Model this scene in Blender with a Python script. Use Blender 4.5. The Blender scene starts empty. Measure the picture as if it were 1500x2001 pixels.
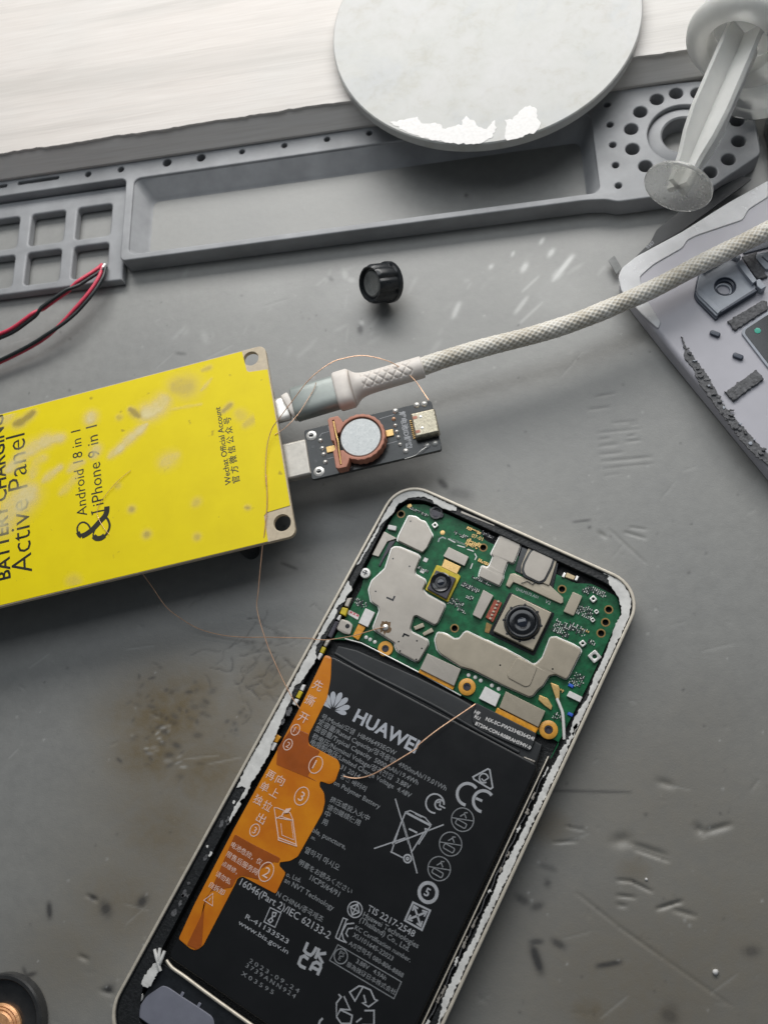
import bpy, math, random
import numpy as np
from mathutils import Matrix, Vector
random.seed(7); rng = np.random.default_rng(7)
MM = 0.001
scene = bpy.context.scene
COL = scene.collection

# ---------------------------------------------------------------- camera
F_PX, CAM_H = 1741.89, 248.145
TH, AZ, ROT = math.radians(21.1066), math.radians(-117.306), math.radians(24.0)
def cam_axes():
    u = np.array([math.cos(AZ), math.sin(AZ), 0]); z = np.array([0, 0, 1.0])
    N = -math.cos(TH)*z + math.sin(TH)*u
    Fw = math.cos(TH)*u + math.sin(TH)*z
    R = np.cross(Fw, N)
    c, s = math.cos(ROT), math.sin(ROT)
    return R*c - Fw*s, R*s + Fw*c, N          # world X, Y, Z seen from the camera (right, down, forward)
XW, YW, ZW = cam_axes()
cd = bpy.data.cameras.new('camera'); cam = bpy.data.objects.new('camera', cd); COL.objects.link(cam)
cam.matrix_world = Matrix(((XW[0], -XW[1], -XW[2], 0), (YW[0], -YW[1], -YW[2], 0), (ZW[0], -ZW[1], -ZW[2], CAM_H*MM), (0, 0, 0, 1)))
cd.sensor_fit = 'VERTICAL'; cd.sensor_height = 36; cd.lens = F_PX/2001*36
cd.clip_start = 0.01; cd.clip_end = 10
cd.dof.use_dof = True; cd.dof.focus_distance = 0.252; cd.dof.aperture_fstop = 18
scene.camera = cam

# ---------------------------------------------------------------- light
w = bpy.data.worlds.new('World'); scene.world = w; w.use_nodes = True
bg = w.node_tree.nodes['Background']; bg.inputs[0].default_value = (0.74, 0.84, 0.95, 1); bg.inputs[1].default_value = 0.12
def area(name, loc, target, sx, sy, power, col):
    ld = bpy.data.lights.new(name, 'AREA'); ld.shape = 'RECTANGLE'; ld.size = sx; ld.size_y = sy; ld.energy = power; ld.color = col
    o = bpy.data.objects.new(name, ld); COL.objects.link(o); o.location = loc
    o.rotation_euler = (Vector(target)-Vector(loc)).to_track_quat('-Z', 'Y').to_euler()
area('window_light', (0.0, 0.53, 0.32), (0.0, 0.20, 0), 0.64, 0.20, 3.05, (1.0, 0.985, 0.96))
area('overhead_fill', (-0.04, 0.33, 0.55), (-0.03, 0.26, 0), 0.6, 0.24, 1.0, (0.93, 0.97, 1.0))  # added bluish fill from overhead, lifts the tray shadows; no known source
scene.view_settings.view_transform = 'Standard'; scene.view_settings.look = 'None'
scene.view_settings.exposure = 0.0; scene.view_settings.gamma = 1.0; scene.view_settings.use_curve_mapping = False

# ---------------------------------------------------------------- helpers
def P(pts, z):
    """points seen at these photograph pixels on the level plane at height z (mm) -> world mm"""
    p = np.atleast_2d(np.array(pts, float))
    ray = np.c_[p[:, 0]-750, p[:, 1]-1000.5, np.full(len(p), F_PX)]
    t = -(CAM_H - np.broadcast_to(z, len(p)))/(ray @ ZW)
    q = ray*t[:, None]
    return np.c_[q @ XW, q @ YW]
def zz(x0, y0, s): return lambda *p: [(x0+a/s, y0+b/s) for a, b in p]
zA = zz(620, 930, 4.6875); zB = zz(900, 980, 4.003); zC = zz(500, 1250, 3.75); zD = zz(320, 1600, 3.75); zE = zz(600, 1600, 3.75)
zG = zz(780, 1350, 4.054); zH = zz(0, 1750, 3.3333); zI = zz(800, 980, 7.5); zJ = zz(0, 770, 4.6538); zK = zz(1250, 0, 4.764)
zM = zz(560, 780, 4.6875); zN = zz(660, 480, 9.375); zO = zz(1320, 420, 6.672); zQ = zz(560, 1150, 7.4125); zS = zz(380, 1450, 5.357)
zT = zz(750, 0, 2); zU = zz(0, 0, 2); zV = zz(450, 650, 3.3333); zX = zz(1150, 350, 3.335); zY = zz(0, 850, 2.3077); zW = zz(950, 1400, 2.7273)

class Thing:
    def __init__(self, name, loc=(0, 0, 0), rot=0.0, label=None, cat=None, group=None):
        self.o = bpy.data.objects.new(name, None); COL.objects.link(self.o)
        self.o.empty_display_size = 0.005
        self.loc = np.array(loc, float); self.rot = rot
        self.o.location = self.loc*MM; self.o.rotation_euler = (0, 0, rot)
        tag(self.o, label, cat, group)
    def L2(self, q):
        q = np.asarray(q, float) - self.loc[:2]; c, s = math.cos(self.rot), math.sin(self.rot)
        return np.c_[q[:, 0]*c+q[:, 1]*s, -q[:, 0]*s+q[:, 1]*c]
    def px(self, pts, z): return self.L2(P(pts, z))
    def px3(self, pts):       # (x, y, z) triples: pixel + height
        a = np.array(pts, float); q = self.L2(P(a[:, :2], a[:, 2]))
        return np.c_[q, a[:, 2]-self.loc[2]]
def tag(o, label=None, cat=None, group=None, kind=None):
    if label: o['label'] = label
    if cat: o['category'] = cat
    if group: o['group'] = group
    if kind: o['kind'] = kind
    return o
def link(name, me, mat, parent):
    o = bpy.data.objects.new(name, me); COL.objects.link(o)
    if mat:
        me.materials.clear(); me.materials.append(mat)
    if parent is not None: o.parent = parent.o if isinstance(parent, Thing) else parent
    return o
def mk(name, verts, faces, mat, parent=None, smooth=False):
    me = bpy.data.meshes.new(name)
    me.from_pydata((np.asarray(verts, float)*MM).tolist(), [], [list(map(int, f)) for f in faces]); me.update()
    if smooth: me.polygons.foreach_set('use_smooth', [True]*len(me.polygons))
    return link(name, me, mat, parent)
def autosmooth(me, ang=40):
    try: me.set_sharp_from_angle(angle=math.radians(ang))
    except Exception: pass
def curve_mesh(outs, ext, bev, res=2, grow=0.0):
    cu = bpy.data.curves.new('t', 'CURVE'); cu.dimensions = '2D'; cu.fill_mode = 'BOTH'
    for pts in outs:
        sp = cu.splines.new('POLY'); sp.points.add(len(pts)-1)
        for p, q in zip(sp.points, pts): p.co = (q[0], q[1], 0, 1)
        sp.use_cyclic_u = True
    cu.extrude = ext; cu.bevel_depth = bev; cu.bevel_resolution = res; cu.offset = -bev+grow
    o = bpy.data.objects.new('t', cu)
    me = bpy.data.meshes.new_from_object(o)
    bpy.data.objects.remove(o); bpy.data.curves.remove(cu)
    return me
def plate(name, outline, z0, z1, mat, parent=None, holes=(), bev=0.15, res=2, smooth=True, grow=0.0):
    """solid plate: outline (mm), holes, rounded edges"""
    h = z1-z0; bev = min(bev, h*0.49)
    me = curve_mesh([outline]+list(holes), h/2-bev, bev, res, grow)
    n = len(me.vertices); co = np.empty(n*3); me.vertices.foreach_get('co', co); co = co.reshape(-1, 3)
    co[:, 2] += (z0+z1)/2; me.vertices.foreach_set('co', (co*MM).ravel())
    bmw = weld(me)
    me.name = name
    if smooth: me.polygons.foreach_set('use_smooth', [True]*len(me.polygons)); autosmooth(me, 35)
    me.update()
    o = link(name, me, mat, parent)
    if smooth:
        wn = o.modifiers.new('weighted_normal', 'WEIGHTED_NORMAL'); wn.keep_sharp = True; wn.weight = 100
    return o
import bmesh
def weld(me, d=2e-7):
    bm = bmesh.new(); bm.from_mesh(me); bmesh.ops.remove_doubles(bm, verts=bm.verts, dist=d)
    bmesh.ops.recalc_face_normals(bm, faces=bm.faces); bm.to_mesh(me); bm.free()
def circ(x, y, r, n=24, ry=None, a0=0):
    return [(x+r*math.cos(a0+2*math.pi*i/n), y+(ry or r)*math.sin(a0+2*math.pi*i/n)) for i in range(n)]
def rrect(x0, y0, x1, y1, r, n=5):
    pts = []
    for cx, cy, a in ((x1-r, y1-r, 0), (x0+r, y1-r, 90), (x0+r, y0+r, 180), (x1-r, y0+r, 270)):
        for i in range(n+1):
            t = math.radians(a+90*i/n); pts.append((cx+r*math.cos(t), cy+r*math.sin(t)))
    return pts
def rnd(pts, r=0.5, n=3):
    """round a polygon's corners"""
    out = []; pts = [np.array(p, float) for p in pts]; m = len(pts)
    for i in range(m):
        a, b, c = pts[i-1], pts[i], pts[(i+1) % m]
        la, lc = np.linalg.norm(a-b), np.linalg.norm(c-b)
        if la < 1e-6 or lc < 1e-6: continue
        d = min(r, la*0.45, lc*0.45); p0 = b+(a-b)/la*d; p1 = b+(c-b)/lc*d
        for k in range(n+1):
            t = k/n; out.append(tuple((1-t)**2*p0+2*t*(1-t)*b+t*t*p1))
    return out
def jag(pts, amp, step=0.5, seed=0, closed=True):
    """ragged edge"""
    r = np.random.default_rng(seed); out = []; pts = [np.array(p, float) for p in pts]; m = len(pts)
    for i in range(m if closed else m-1):
        a, b = pts[i], pts[(i+1) % m]; L = np.linalg.norm(b-a); k = max(1, int(L/step))
        nrm = np.array([-(b-a)[1], (b-a)[0]])/(L+1e-9)
        for j in range(k): out.append(tuple(a+(b-a)*j/k+nrm*r.normal(0, amp)*(j > 0 or 1)))
    return out
def lathe(name, prof, c, mat, parent=None, axis=(0, 0, 1), seg=40, smooth=True, sharp=35, caps=True):
    """prof: (radius, height along axis)"""
    ax = Vector(axis).normalized(); qt = Vector((0, 0, 1)).rotation_difference(ax)
    V = []; Fc = []; m = len(prof)
    for r, h in prof:
        for i in range(seg):
            t = 2*math.pi*i/seg; v = qt @ Vector((r*math.cos(t), r*math.sin(t), h)); V.append((c[0]+v.x, c[1]+v.y, c[2]+v.z))
    for k in range(m-1):
        for i in range(seg):
            j = (i+1) % seg; Fc.append((k*seg+i, k*seg+j, (k+1)*seg+j, (k+1)*seg+i))
    if caps and prof[0][0] > 1e-6: Fc.append(tuple(reversed(range(seg))))
    if caps and prof[-1][0] > 1e-6: Fc.append(tuple((m-1)*seg+i for i in range(seg)))
    o = mk(name, V, Fc, mat, parent, smooth)
    weld(o.data)
    if smooth: autosmooth(o.data, sharp)
    return o
def smooth_path(pts, step=0.6):
    """Catmull-Rom"""
    p = np.array(pts, float); p = np.vstack([2*p[0]-p[1], p, 2*p[-1]-p[-2]]); out = []
    for i in range(1, len(p)-2):
        n = max(2, int(np.linalg.norm(p[i+1]-p[i])/step))
        for k in range(n):
            t = k/n
            out.append(0.5*((2*p[i])+(-p[i-1]+p[i+1])*t+(2*p[i-1]-5*p[i]+4*p[i+1]-p[i+2])*t*t+(-p[i-1]+3*p[i]-3*p[i+1]+p[i+2])*t**3))
    out.append(p[-2]); return np.array(out)
def frames(path):
    T = np.gradient(path, axis=0); T /= np.linalg.norm(T, axis=1)[:, None]+1e-12
    up = np.array([0, 0, 1.0]); S = np.cross(T, up); S /= np.linalg.norm(S, axis=1)[:, None]+1e-9
    return T, S, np.cross(S, T)
def tube(name, path, rad, mat, parent=None, seg=10, disp=None, ysc=1.0):
    """path Nx3; rad scalar or N; disp(theta, s) adds to the radius"""
    path = np.asarray(path, float); n = len(path); T, S, U = frames(path)
    rad = np.broadcast_to(rad, n).astype(float)
    s = np.r_[0, np.cumsum(np.linalg.norm(np.diff(path, axis=0), axis=1))]
    th = np.arange(seg)*2*math.pi/seg
    R = rad[:, None]+(disp(th[None, :], s[:, None]) if disp else 0)*np.ones((n, seg))
    V = path[:, None, :]+S[:, None, :]*(R*np.cos(th))[:, :, None]+U[:, None, :]*(R*ysc*np.sin(th))[:, :, None]
    V = V.reshape(-1, 3)
    i = np.arange(n-1)[:, None]*seg+np.arange(seg)[None, :]; j = np.arange(n-1)[:, None]*seg+(np.arange(seg)[None, :]+1) % seg
    Fc = np.stack([i, j, j+seg, i+seg], -1).reshape(-1, 4).tolist()
    Fc.append(list(range(seg))); Fc.append([(n-1)*seg+k for k in reversed(range(seg))])
    o = mk(name, V, Fc, mat, parent, True); autosmooth(o.data, 50); return o
def strokes(name, lines, z, mat, parent):
    """flat printed lines: (points, width, closed)"""
    V = []; Fc = []; zoff = 0
    for ln in lines:
        pts, wd = np.array(ln[0], float), ln[1]; cl = len(ln) > 2 and ln[2]
        m = len(pts); zoff += 0.012
        base = len(V)
        for i in range(m):
            a = pts[i-1] if (i > 0 or cl) else pts[i]; b = pts[(i+1) % m] if (i < m-1 or cl) else pts[i]
            d0 = pts[i]-a; d1 = b-pts[i]
            d0 = d0/(np.linalg.norm(d0)+1e-9); d1 = d1/(np.linalg.norm(d1)+1e-9); t = d0+d1
            t = t/(np.linalg.norm(t)+1e-9); nn = np.array([-t[1], t[0]])
            ref = d1 if np.linalg.norm(d1) > .5 else d0
            k = max(0.6, abs(np.dot(nn, [-ref[1], ref[0]])))
            V.append((*(pts[i]+nn*wd/2/k), z+zoff)); V.append((*(pts[i]-nn*wd/2/k), z+zoff))
        for i in range(m if cl else m-1):
            j = (i+1) % m; Fc.append((base+2*i, base+2*i+1, base+2*j+1, base+2*j))
    return mk(name, V, Fc, mat, parent)
def fills(name, polys, z, mat, parent):
    V = []; Fc = []
    for k, p in enumerate(polys):
        b = len(V); p = list(p)
        V += [(q[0], q[1], z+0.01*(k+1)) for q in p]; Fc.append(tuple(range(b, b+len(p))))
    return mk(name, V, Fc, mat, parent)
def text(name, body, a, b, z, mat, parent, bold=0.0, ang=None, height=None, space=1.0, cap=None):
    """flat lettering whose baseline runs from a towards b and is |b-a| long"""
    cu = bpy.data.curves.new('t', 'FONT'); cu.body = body; cu.size = 1; cu.resolution_u = 2; cu.space_character = space; cu.offset = bold; cu.fill_mode = 'FRONT'
    o = bpy.data.objects.new('t', cu); me = bpy.data.meshes.new_from_object(o)
    bpy.data.objects.remove(o); bpy.data.curves.remove(cu)
    n = len(me.vertices); co = np.empty(n*3); me.vertices.foreach_get('co', co); co = co.reshape(-1, 3)
    a = np.array(a, float); b = np.array(b, float); Lw = np.linalg.norm(b-a)
    if ang is None: ang = math.atan2(*(b-a)[::-1])
    x0, x1 = co[:, 0].min(), co[:, 0].max(); sx = Lw/(x1-x0); sy = sx if height is None else height/0.73
    if cap: sx = sy = cap/0.73
    X = (co[:, 0]-x0)*sx; Y = co[:, 1]*sy; c, s = math.cos(ang), math.sin(ang)
    co[:, 0] = a[0]+X*c-Y*s; co[:, 1] = a[1]+X*s+Y*c; co[:, 2] = z
    me.vertices.foreach_set('co', (co*MM).ravel()); me.update(); me.name = name
    return link(name, me, mat, parent)

# ---------------------------------------------------------------- materials
def nt(name):
    m = bpy.data.materials.new(name); m.use_nodes = True
    return m, m.node_tree, m.node_tree.nodes['Principled BSDF']
def coords(t, scale=(1, 1, 1), rot=(0, 0, 0)):
    tc = t.nodes.new('ShaderNodeTexCoord'); mp = t.nodes.new('ShaderNodeMapping')
    mp.inputs['Scale'].default_value = tuple(1000*s for s in scale); mp.inputs['Rotation'].default_value = rot
    t.links.new(tc.outputs['Object'], mp.inputs['Vector']); return mp.outputs['Vector']
def noise(t, vec, scale, detail=4, rough=0.6, dist=0.0):
    n = t.nodes.new('ShaderNodeTexNoise'); n.inputs['Scale'].default_value = scale; n.inputs['Detail'].default_value = detail
    n.inputs['Roughness'].default_value = rough; n.inputs['Distortion'].default_value = dist
    t.links.new(vec, n.inputs['Vector']); return n.outputs['Fac']
def ramp(t, fac, stops):
    r = t.nodes.new('ShaderNodeValToRGB'); e = r.color_ramp.elements
    while len(e) < len(stops): e.new(0.5)
    for k, (p, c) in enumerate(stops): e[k].position = p; e[k].color = c if len(c) == 4 else (*c, 1)
    t.links.new(fac, r.inputs['Fac']); return r.outputs['Color']
def mix(t, fac, a, b, mode='MIX'):
    m = t.nodes.new('ShaderNodeMix'); m.data_type = 'RGBA'; m.blend_type = mode
    for s, v in ((0, fac), (6, a), (7, b)):
        if hasattr(v, 'links') or isinstance(v, bpy.types.NodeSocket): t.links.new(v, m.inputs[s])
        elif s == 0: m.inputs[0].default_value = v
        else: m.inputs[s].default_value = (*v, 1) if len(v) == 3 else v
    return m.outputs[2]
def bump(t, h, strength, dist, bs):
    b = t.nodes.new('ShaderNodeBump'); b.inputs['Strength'].default_value = strength; b.inputs['Distance'].default_value = dist*MM
    t.links.new(h, b.inputs['Height']); t.links.new(b.outputs['Normal'], bs.inputs['Normal'])
def simple(name, c, rough=0.5, metal=0.0, var=0.12, vs=0.8, bmp=0.0, bs_=2.0, spec=0.5, coat=0.0, trans=0.0, alpha=1.0, sss=0.0, rv=0.1):
    m, t, b = nt(name)
    vec = coords(t); n = noise(t, vec, vs, 5)
    lo = tuple(max(0, x*(1-var)) for x in c); hi = tuple(min(1, x*(1+var)) for x in c)
    t.links.new(ramp(t, n, [(0.3, lo), (0.7, hi)]), b.inputs['Base Color'])
    n2 = noise(t, vec, vs*2.7, 4)
    mr = t.nodes.new('ShaderNodeMapRange'); mr.inputs[3].default_value = max(0, rough-rv); mr.inputs[4].default_value = min(1, rough+rv)
    t.links.new(n2, mr.inputs[0]); t.links.new(mr.outputs[0], b.inputs['Roughness'])
    b.inputs['Metallic'].default_value = metal; b.inputs['Specular IOR Level'].default_value = spec
    b.inputs['Coat Weight'].default_value = coat; b.inputs['Coat Roughness'].default_value = 0.12
    b.inputs['Transmission Weight'].default_value = trans; b.inputs['Alpha'].default_value = alpha
    if sss: b.inputs['Subsurface Weight'].default_value = sss; b.inputs['Subsurface Radius'].default_value = (0.004, 0.004, 0.004); b.inputs['Subsurface Scale'].default_value = 1
    if bmp: bump(t, noise(t, vec, bs_, 4), bmp, 0.3, b)
    return m
M = {}
M['rubber'] = simple('rubber_grey', (0.30, 0.305, 0.315), 0.5, var=0.16, vs=0.09, bmp=0.12, bs_=3, spec=0.6)
M['black_plastic'] = simple('black_plastic', (0.012, 0.014, 0.017), 0.4, var=0.4, bmp=0.1, vs=0.5)
M['black_gloss'] = simple('black_gloss', (0.016, 0.018, 0.020), 0.3, var=0.3, vs=0.3)
M['knob_cap'] = simple('knob_cap_grey', (0.16, 0.165, 0.16), 0.3, var=0.3, vs=0.3)
M['dark_floor'] = simple('dark_floor', (0.012, 0.013, 0.014), 0.45, var=0.6, vs=1.2, bmp=0.6, bs_=1.5)
M['rim'] = simple('rim_metal', (0.72, 0.65, 0.54), 0.38, metal=0.3, var=0.12, vs=0.6)
M['pcb'] = simple('pcb_green', (0.007, 0.110, 0.042), 0.42, var=0.45, vs=0.5, spec=0.3, bmp=0.15, bs_=1.2)
M['shield'] = simple('shield_tin', (0.45, 0.41, 0.36), 0.36, metal=0.45, var=0.08, vs=0.18, bmp=0.015, bs_=0.5)
M['shield_tan'] = simple('shield_tan', (0.43, 0.375, 0.29), 0.36, metal=0.45, var=0.07, vs=0.15, bmp=0.015, bs_=0.5)
M['silver'] = simple('bright_tin', (0.78, 0.76, 0.72), 0.35, metal=0.6, var=0.1, vs=1.0, bmp=0.1)
M['white_part'] = simple('white_part', (0.78, 0.76, 0.74), 0.5, var=0.08, vs=1.0)
M['gold'] = simple('gold_pad', (0.75, 0.50, 0.20), 0.35, metal=0.6, var=0.15, vs=2.0)
M['kapton'] = simple('orange_flex', (0.75, 0.33, 0.02), 0.3, var=0.25, vs=0.8, coat=0.3)
M['ring_gold'] = simple('ring_gold', (0.75, 0.36, 0.05), 0.4, var=0.15, vs=1.0, coat=0.2)
M['red_flex'] = simple('red_flex', (0.35, 0.07, 0.035), 0.4, var=0.4, vs=1.5)
M['brown_flex'] = simple('brown_flex', (0.30, 0.18, 0.05), 0.4, var=0.3, vs=1.0)
M['yellow_part'] = simple('yellow_part', (0.62, 0.48, 0.02), 0.4, var=0.2, vs=1.0)
M['lens'] = simple('lens_black', (0.006, 0.007, 0.009), 0.18, var=0.2, coat=0.4)
M['lens_glass'] = simple('lens_glass', (0.012, 0.016, 0.026), 0.08, var=0.2, coat=0.8)
M['cam_grey'] = simple('camera_grey', (0.05, 0.045, 0.06), 0.3, var=0.3)
M['glue'] = simple('white_residue', (0.74, 0.73, 0.70), 0.55, var=0.16, vs=0.35, bmp=0.25, bs_=0.5)
M['battery'] = simple('battery_film', (0.010, 0.0105, 0.0115), 0.32, var=0.15, vs=0.05, bmp=0.04, bs_=0.15, spec=0.4)
M['tape'] = simple('black_tape', (0.022, 0.024, 0.026), 0.5, var=0.25, vs=0.08, bmp=0.25, bs_=0.12)
M['print'] = simple('print_grey', (0.40, 0.41, 0.43), 0.5, var=0.12, vs=0.6)
M['print_soft'] = simple('print_dark_grey', (0.24, 0.25, 0.26), 0.5, var=0.2, vs=0.6)
M['logo'] = simple('print_bluegrey', (0.46, 0.48, 0.52), 0.45, var=0.05)
M['print_pink'] = simple('print_pale_pink', (0.85, 0.62, 0.52), 0.5, var=0.1)
M['print_black'] = simple('print_black', (0.025, 0.022, 0.012), 0.4, var=0.4, vs=0.3)
M['print_red'] = simple('print_red', (0.55, 0.05, 0.08), 0.5)
M['print_orange'] = simple('print_orange', (0.85, 0.22, 0.13), 0.5)
M['copper'] = simple('copper_wire', (0.92, 0.52, 0.33), 0.32, metal=0.5, var=0.25, vs=0.5)
M['holder'] = simple('terracotta_plastic', (0.52, 0.22, 0.145), 0.5, var=0.12, vs=0.6, bmp=0.1)
M['pcb_black'] = simple('pcb_black', (0.018, 0.021, 0.022), 0.3, var=0.35, vs=0.5, coat=0.2)
M['pcb_edge'] = simple('pcb_edge', (0.60, 0.50, 0.36), 0.55, var=0.12, vs=0.8)
M['alu'] = simple('plug_grey_metal', (0.33, 0.36, 0.34), 0.45, metal=0.3, var=0.06, vs=0.4)
M['socket'] = simple('socket_tin', (0.42, 0.38, 0.29), 0.28, metal=0.7, var=0.3, vs=1.2, bmp=0.2)
M['plug_tin'] = simple('plug_tin', (0.50, 0.47, 0.42), 0.38, metal=0.5, var=0.12, vs=0.5, bmp=0.05)
M['white_plastic'] = simple('white_soft_plastic', (0.80, 0.74, 0.68), 0.5, var=0.04, sss=0.15)
M['milky'] = simple('milky_plastic', (0.90, 0.90, 0.87), 0.35, var=0.05, vs=0.15, trans=0.5, sss=0.2)
M['milky_thin'] = simple('milky_thin_plastic', (0.90, 0.90, 0.87), 0.25, var=0.05, vs=0.15, trans=0.8)
M['cover'] = simple('cover_grey', (0.46, 0.45, 0.49), 0.4, var=0.05, vs=0.08, spec=0.5)
M['cover_clear'] = simple('cover_pale_edge', (0.76, 0.76, 0.77), 0.25, var=0.12, vs=0.12, trans=0.15)
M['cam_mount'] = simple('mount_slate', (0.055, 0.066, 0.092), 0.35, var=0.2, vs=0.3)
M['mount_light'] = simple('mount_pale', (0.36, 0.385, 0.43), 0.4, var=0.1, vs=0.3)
M['foam'] = simple('grey_foam', (0.115, 0.115, 0.12), 0.7, var=0.5, vs=1.2, bmp=1.0, bs_=0.9)
M['wire_red'] = simple('wire_red', (0.70, 0.06, 0.11), 0.4, var=0.1, sss=0.0)
M['wire_black'] = simple('wire_black', (0.02, 0.025, 0.026), 0.4)
M['teal'] = simple('teal_gem', (0.04, 0.42, 0.30), 0.3)
M['blue'] = simple('blue_part', (0.02, 0.10, 0.55), 0.4)
M['lavender'] = simple('lavender_pad', (0.21, 0.215, 0.26), 0.4, var=0.08, vs=0.2, bmp=0.1, bs_=0.5)
M['smoke'] = simple('dark_dish', (0.03, 0.03, 0.03), 0.3, var=0.3, vs=0.3, coat=0.3)
M['copper_disc'] = simple('copper_disc', (0.85, 0.42, 0.20), 0.4, metal=0.35, var=0.3, vs=0.6, bmp=0.5, bs_=0.8)
M['dark_card'] = simple('dark_card', (0.035, 0.045, 0.065), 0.45, var=0.15)
M['bench'] = simple('bench_wood', (0.25, 0.2, 0.15), 0.6, vs=0.05)
M['cream'] = simple('cream_ceramic', (0.70, 0.55, 0.33), 0.45)
M['flux'] = simple('flux_brown', (0.16, 0.09, 0.035), 0.25, var=0.5, vs=2.5)

def mat_surface():
    m, t, b = nt('mat_surface'); vec = coords(t)
    at = t.nodes.new('ShaderNodeAttribute'); at.attribute_name = 'wear'
    sp = t.nodes.new('ShaderNodeSeparateColor'); t.links.new(at.outputs['Color'], sp.inputs[0])
    n1 = noise(t, vec, 0.022, 5, 0.6); n2 = noise(t, vec, 0.25, 5, 0.65); n3 = noise(t, vec, 2.6, 4)
    base = ramp(t, n1, [(0.3, (0.238, 0.238, 0.229)), (0.7, (0.284, 0.281, 0.264))])
    base = mix(t, 0.25, base, ramp(t, n2, [(0.35, (0.20, 0.20, 0.195)), (0.65, (0.31, 0.31, 0.30))]))
    mm = t.nodes.new('ShaderNodeMath'); mm.operation = 'MULTIPLY'; t.links.new(sp.outputs[0], mm.inputs[0]); t.links.new(ramp(t, n2, [(0.3, (0.65,)*3), (0.6, (1,)*3)]), mm.inputs[1])
    base = mix(t, mm.outputs[0], base, (0.125, 0.076, 0.006))          # brown flux stains and broad brown tint
    base = mix(t, sp.outputs[1], base, (0.030, 0.029, 0.030))          # black scuffs
    base = mix(t, sp.outputs[2], base, (0.62, 0.62, 0.60))             # white scuffs
    t.links.new(base, b.inputs['Base Color'])
    mr = t.nodes.new('ShaderNodeMapRange'); mr.inputs[3].default_value = 0.38; mr.inputs[4].default_value = 0.54
    t.links.new(n2, mr.inputs[0]); t.links.new(mr.outputs[0], b.inputs['Roughness'])
    b.inputs['Specular IOR Level'].default_value = 0.75
    nb = t.nodes.new('ShaderNodeMath'); nb.operation = 'MULTIPLY_ADD'; t.links.new(n2, nb.inputs[0]); nb.inputs[1].default_value = 2.2; t.links.new(n3, nb.inputs[2])
    bump(t, nb.outputs[0], 0.2, 0.2, b)
    return m
M['mat'] = mat_surface()
def wood_white():
    m, t, b = nt('whitewashed_wood'); vec = coords(t, (0.012, 0.30, 0.3), (0, 0, math.radians(-1.5)))
    g = noise(t, vec, 1.0, 8, 0.62, 0.4); v2 = coords(t, (0.05, 1.6, 1.6)); g2 = noise(t, v2, 1.0, 5, 0.6)
    v3 = coords(t); g3 = noise(t, v3, 0.012, 3); v4 = coords(t, (0.004, 0.085, 0.1), (0, 0, math.radians(-4))); g4 = noise(t, v4, 1.0, 6, 0.6, 0.6)
    c = ramp(t, g, [(0.25, (0.42, 0.40, 0.37)), (0.42, (0.58, 0.55, 0.51)), (0.62, (0.64, 0.61, 0.57)), (0.8, (0.58, 0.56, 0.52))])
    c = mix(t, 0.30, c, ramp(t, g2, [(0.3, (0.42, 0.37, 0.32)), (0.6, (0.74, 0.71, 0.68))]))
    c = mix(t, 0.3, c, ramp(t, g3, [(0.35, (0.70, 0.62, 0.58)), (0.65, (0.62, 0.61, 0.60))]))
    c = mix(t, ramp(t, g4, [(0.34, (0.42,)*3), (0.50, (0, 0, 0))]), c, (0.42, 0.40, 0.37))
    t.links.new(c, b.inputs['Base Color']); b.inputs['Roughness'].default_value = 0.6
    bump(t, g2, 0.3, 0.15, b); return m
M['wood'] = wood_white()
def plate_white():
    m, t, b = nt('stained_plate'); v = coords(t); a = noise(t, v, 0.035, 6, 0.62, 0.6); d = noise(t, v, 0.14, 6, 0.7, 0.3)
    c = ramp(t, a, [(0.28, (0.36, 0.38, 0.40)), (0.45, (0.46, 0.46, 0.43)), (0.62, (0.50, 0.49, 0.475)), (0.78, (0.40, 0.43, 0.45))])
    c = mix(t, 0.5, c, ramp(t, d, [(0.30, (0.38, 0.36, 0.30)), (0.48, (0.48, 0.48, 0.46)), (0.7, (0.54, 0.54, 0.53))]))
    s = noise(t, v, 0.6, 4, 0.7); c = mix(t, ramp(t, s, [(0.68, (0, 0, 0)), (0.78, (0.5,)*3)]), c, (0.30, 0.26, 0.2))
    t.links.new(c, b.inputs['Base Color']); b.inputs['Roughness'].default_value = 0.42; b.inputs['Metallic'].default_value = 0.0
    bump(t, d, 0.12, 0.2, b); return m
M['stained'] = plate_white()
def yellow():
    m, t, b = nt('yellow_label'); v = coords(t); d = noise(t, v, 0.10, 4, 0.6); s = noise(t, v, 0.22, 3, 0.5)
    c = ramp(t, d, [(0.3, (0.86, 0.68, 0.001)), (0.7, (0.92, 0.74, 0.001))])
    c = mix(t, ramp(t, s, [(0.70, (0, 0, 0)), (0.76, (0.65,)*3)]), c, (0.36, 0.26, 0.03))
    t.links.new(c, b.inputs['Base Color']); b.inputs['Roughness'].default_value = 0.48; b.inputs['Specular IOR Level'].default_value = 0.3
    bump(t, d, 0.08, 0.3, b); return m
M['yellow'] = yellow()
def orange_film():
    m, t, b = nt('orange_film'); v = coords(t); d = noise(t, v, 0.09, 4, 0.55)
    t.links.new(ramp(t, d, [(0.35, (0.60, 0.165, 0.006)), (0.65, (0.74, 0.26, 0.008))]), b.inputs['Base Color'])
    b.inputs['Roughness'].default_value = 0.24; b.inputs['Coat Weight'].default_value = 0.3; bump(t, d, 0.2, 0.5, b); return m
M['orange'] = orange_film()
M['orange_deep'] = simple('orange_film_doubled', (0.36, 0.085, 0.010), 0.25, var=0.15, vs=0.15, coat=0.3)
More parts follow.
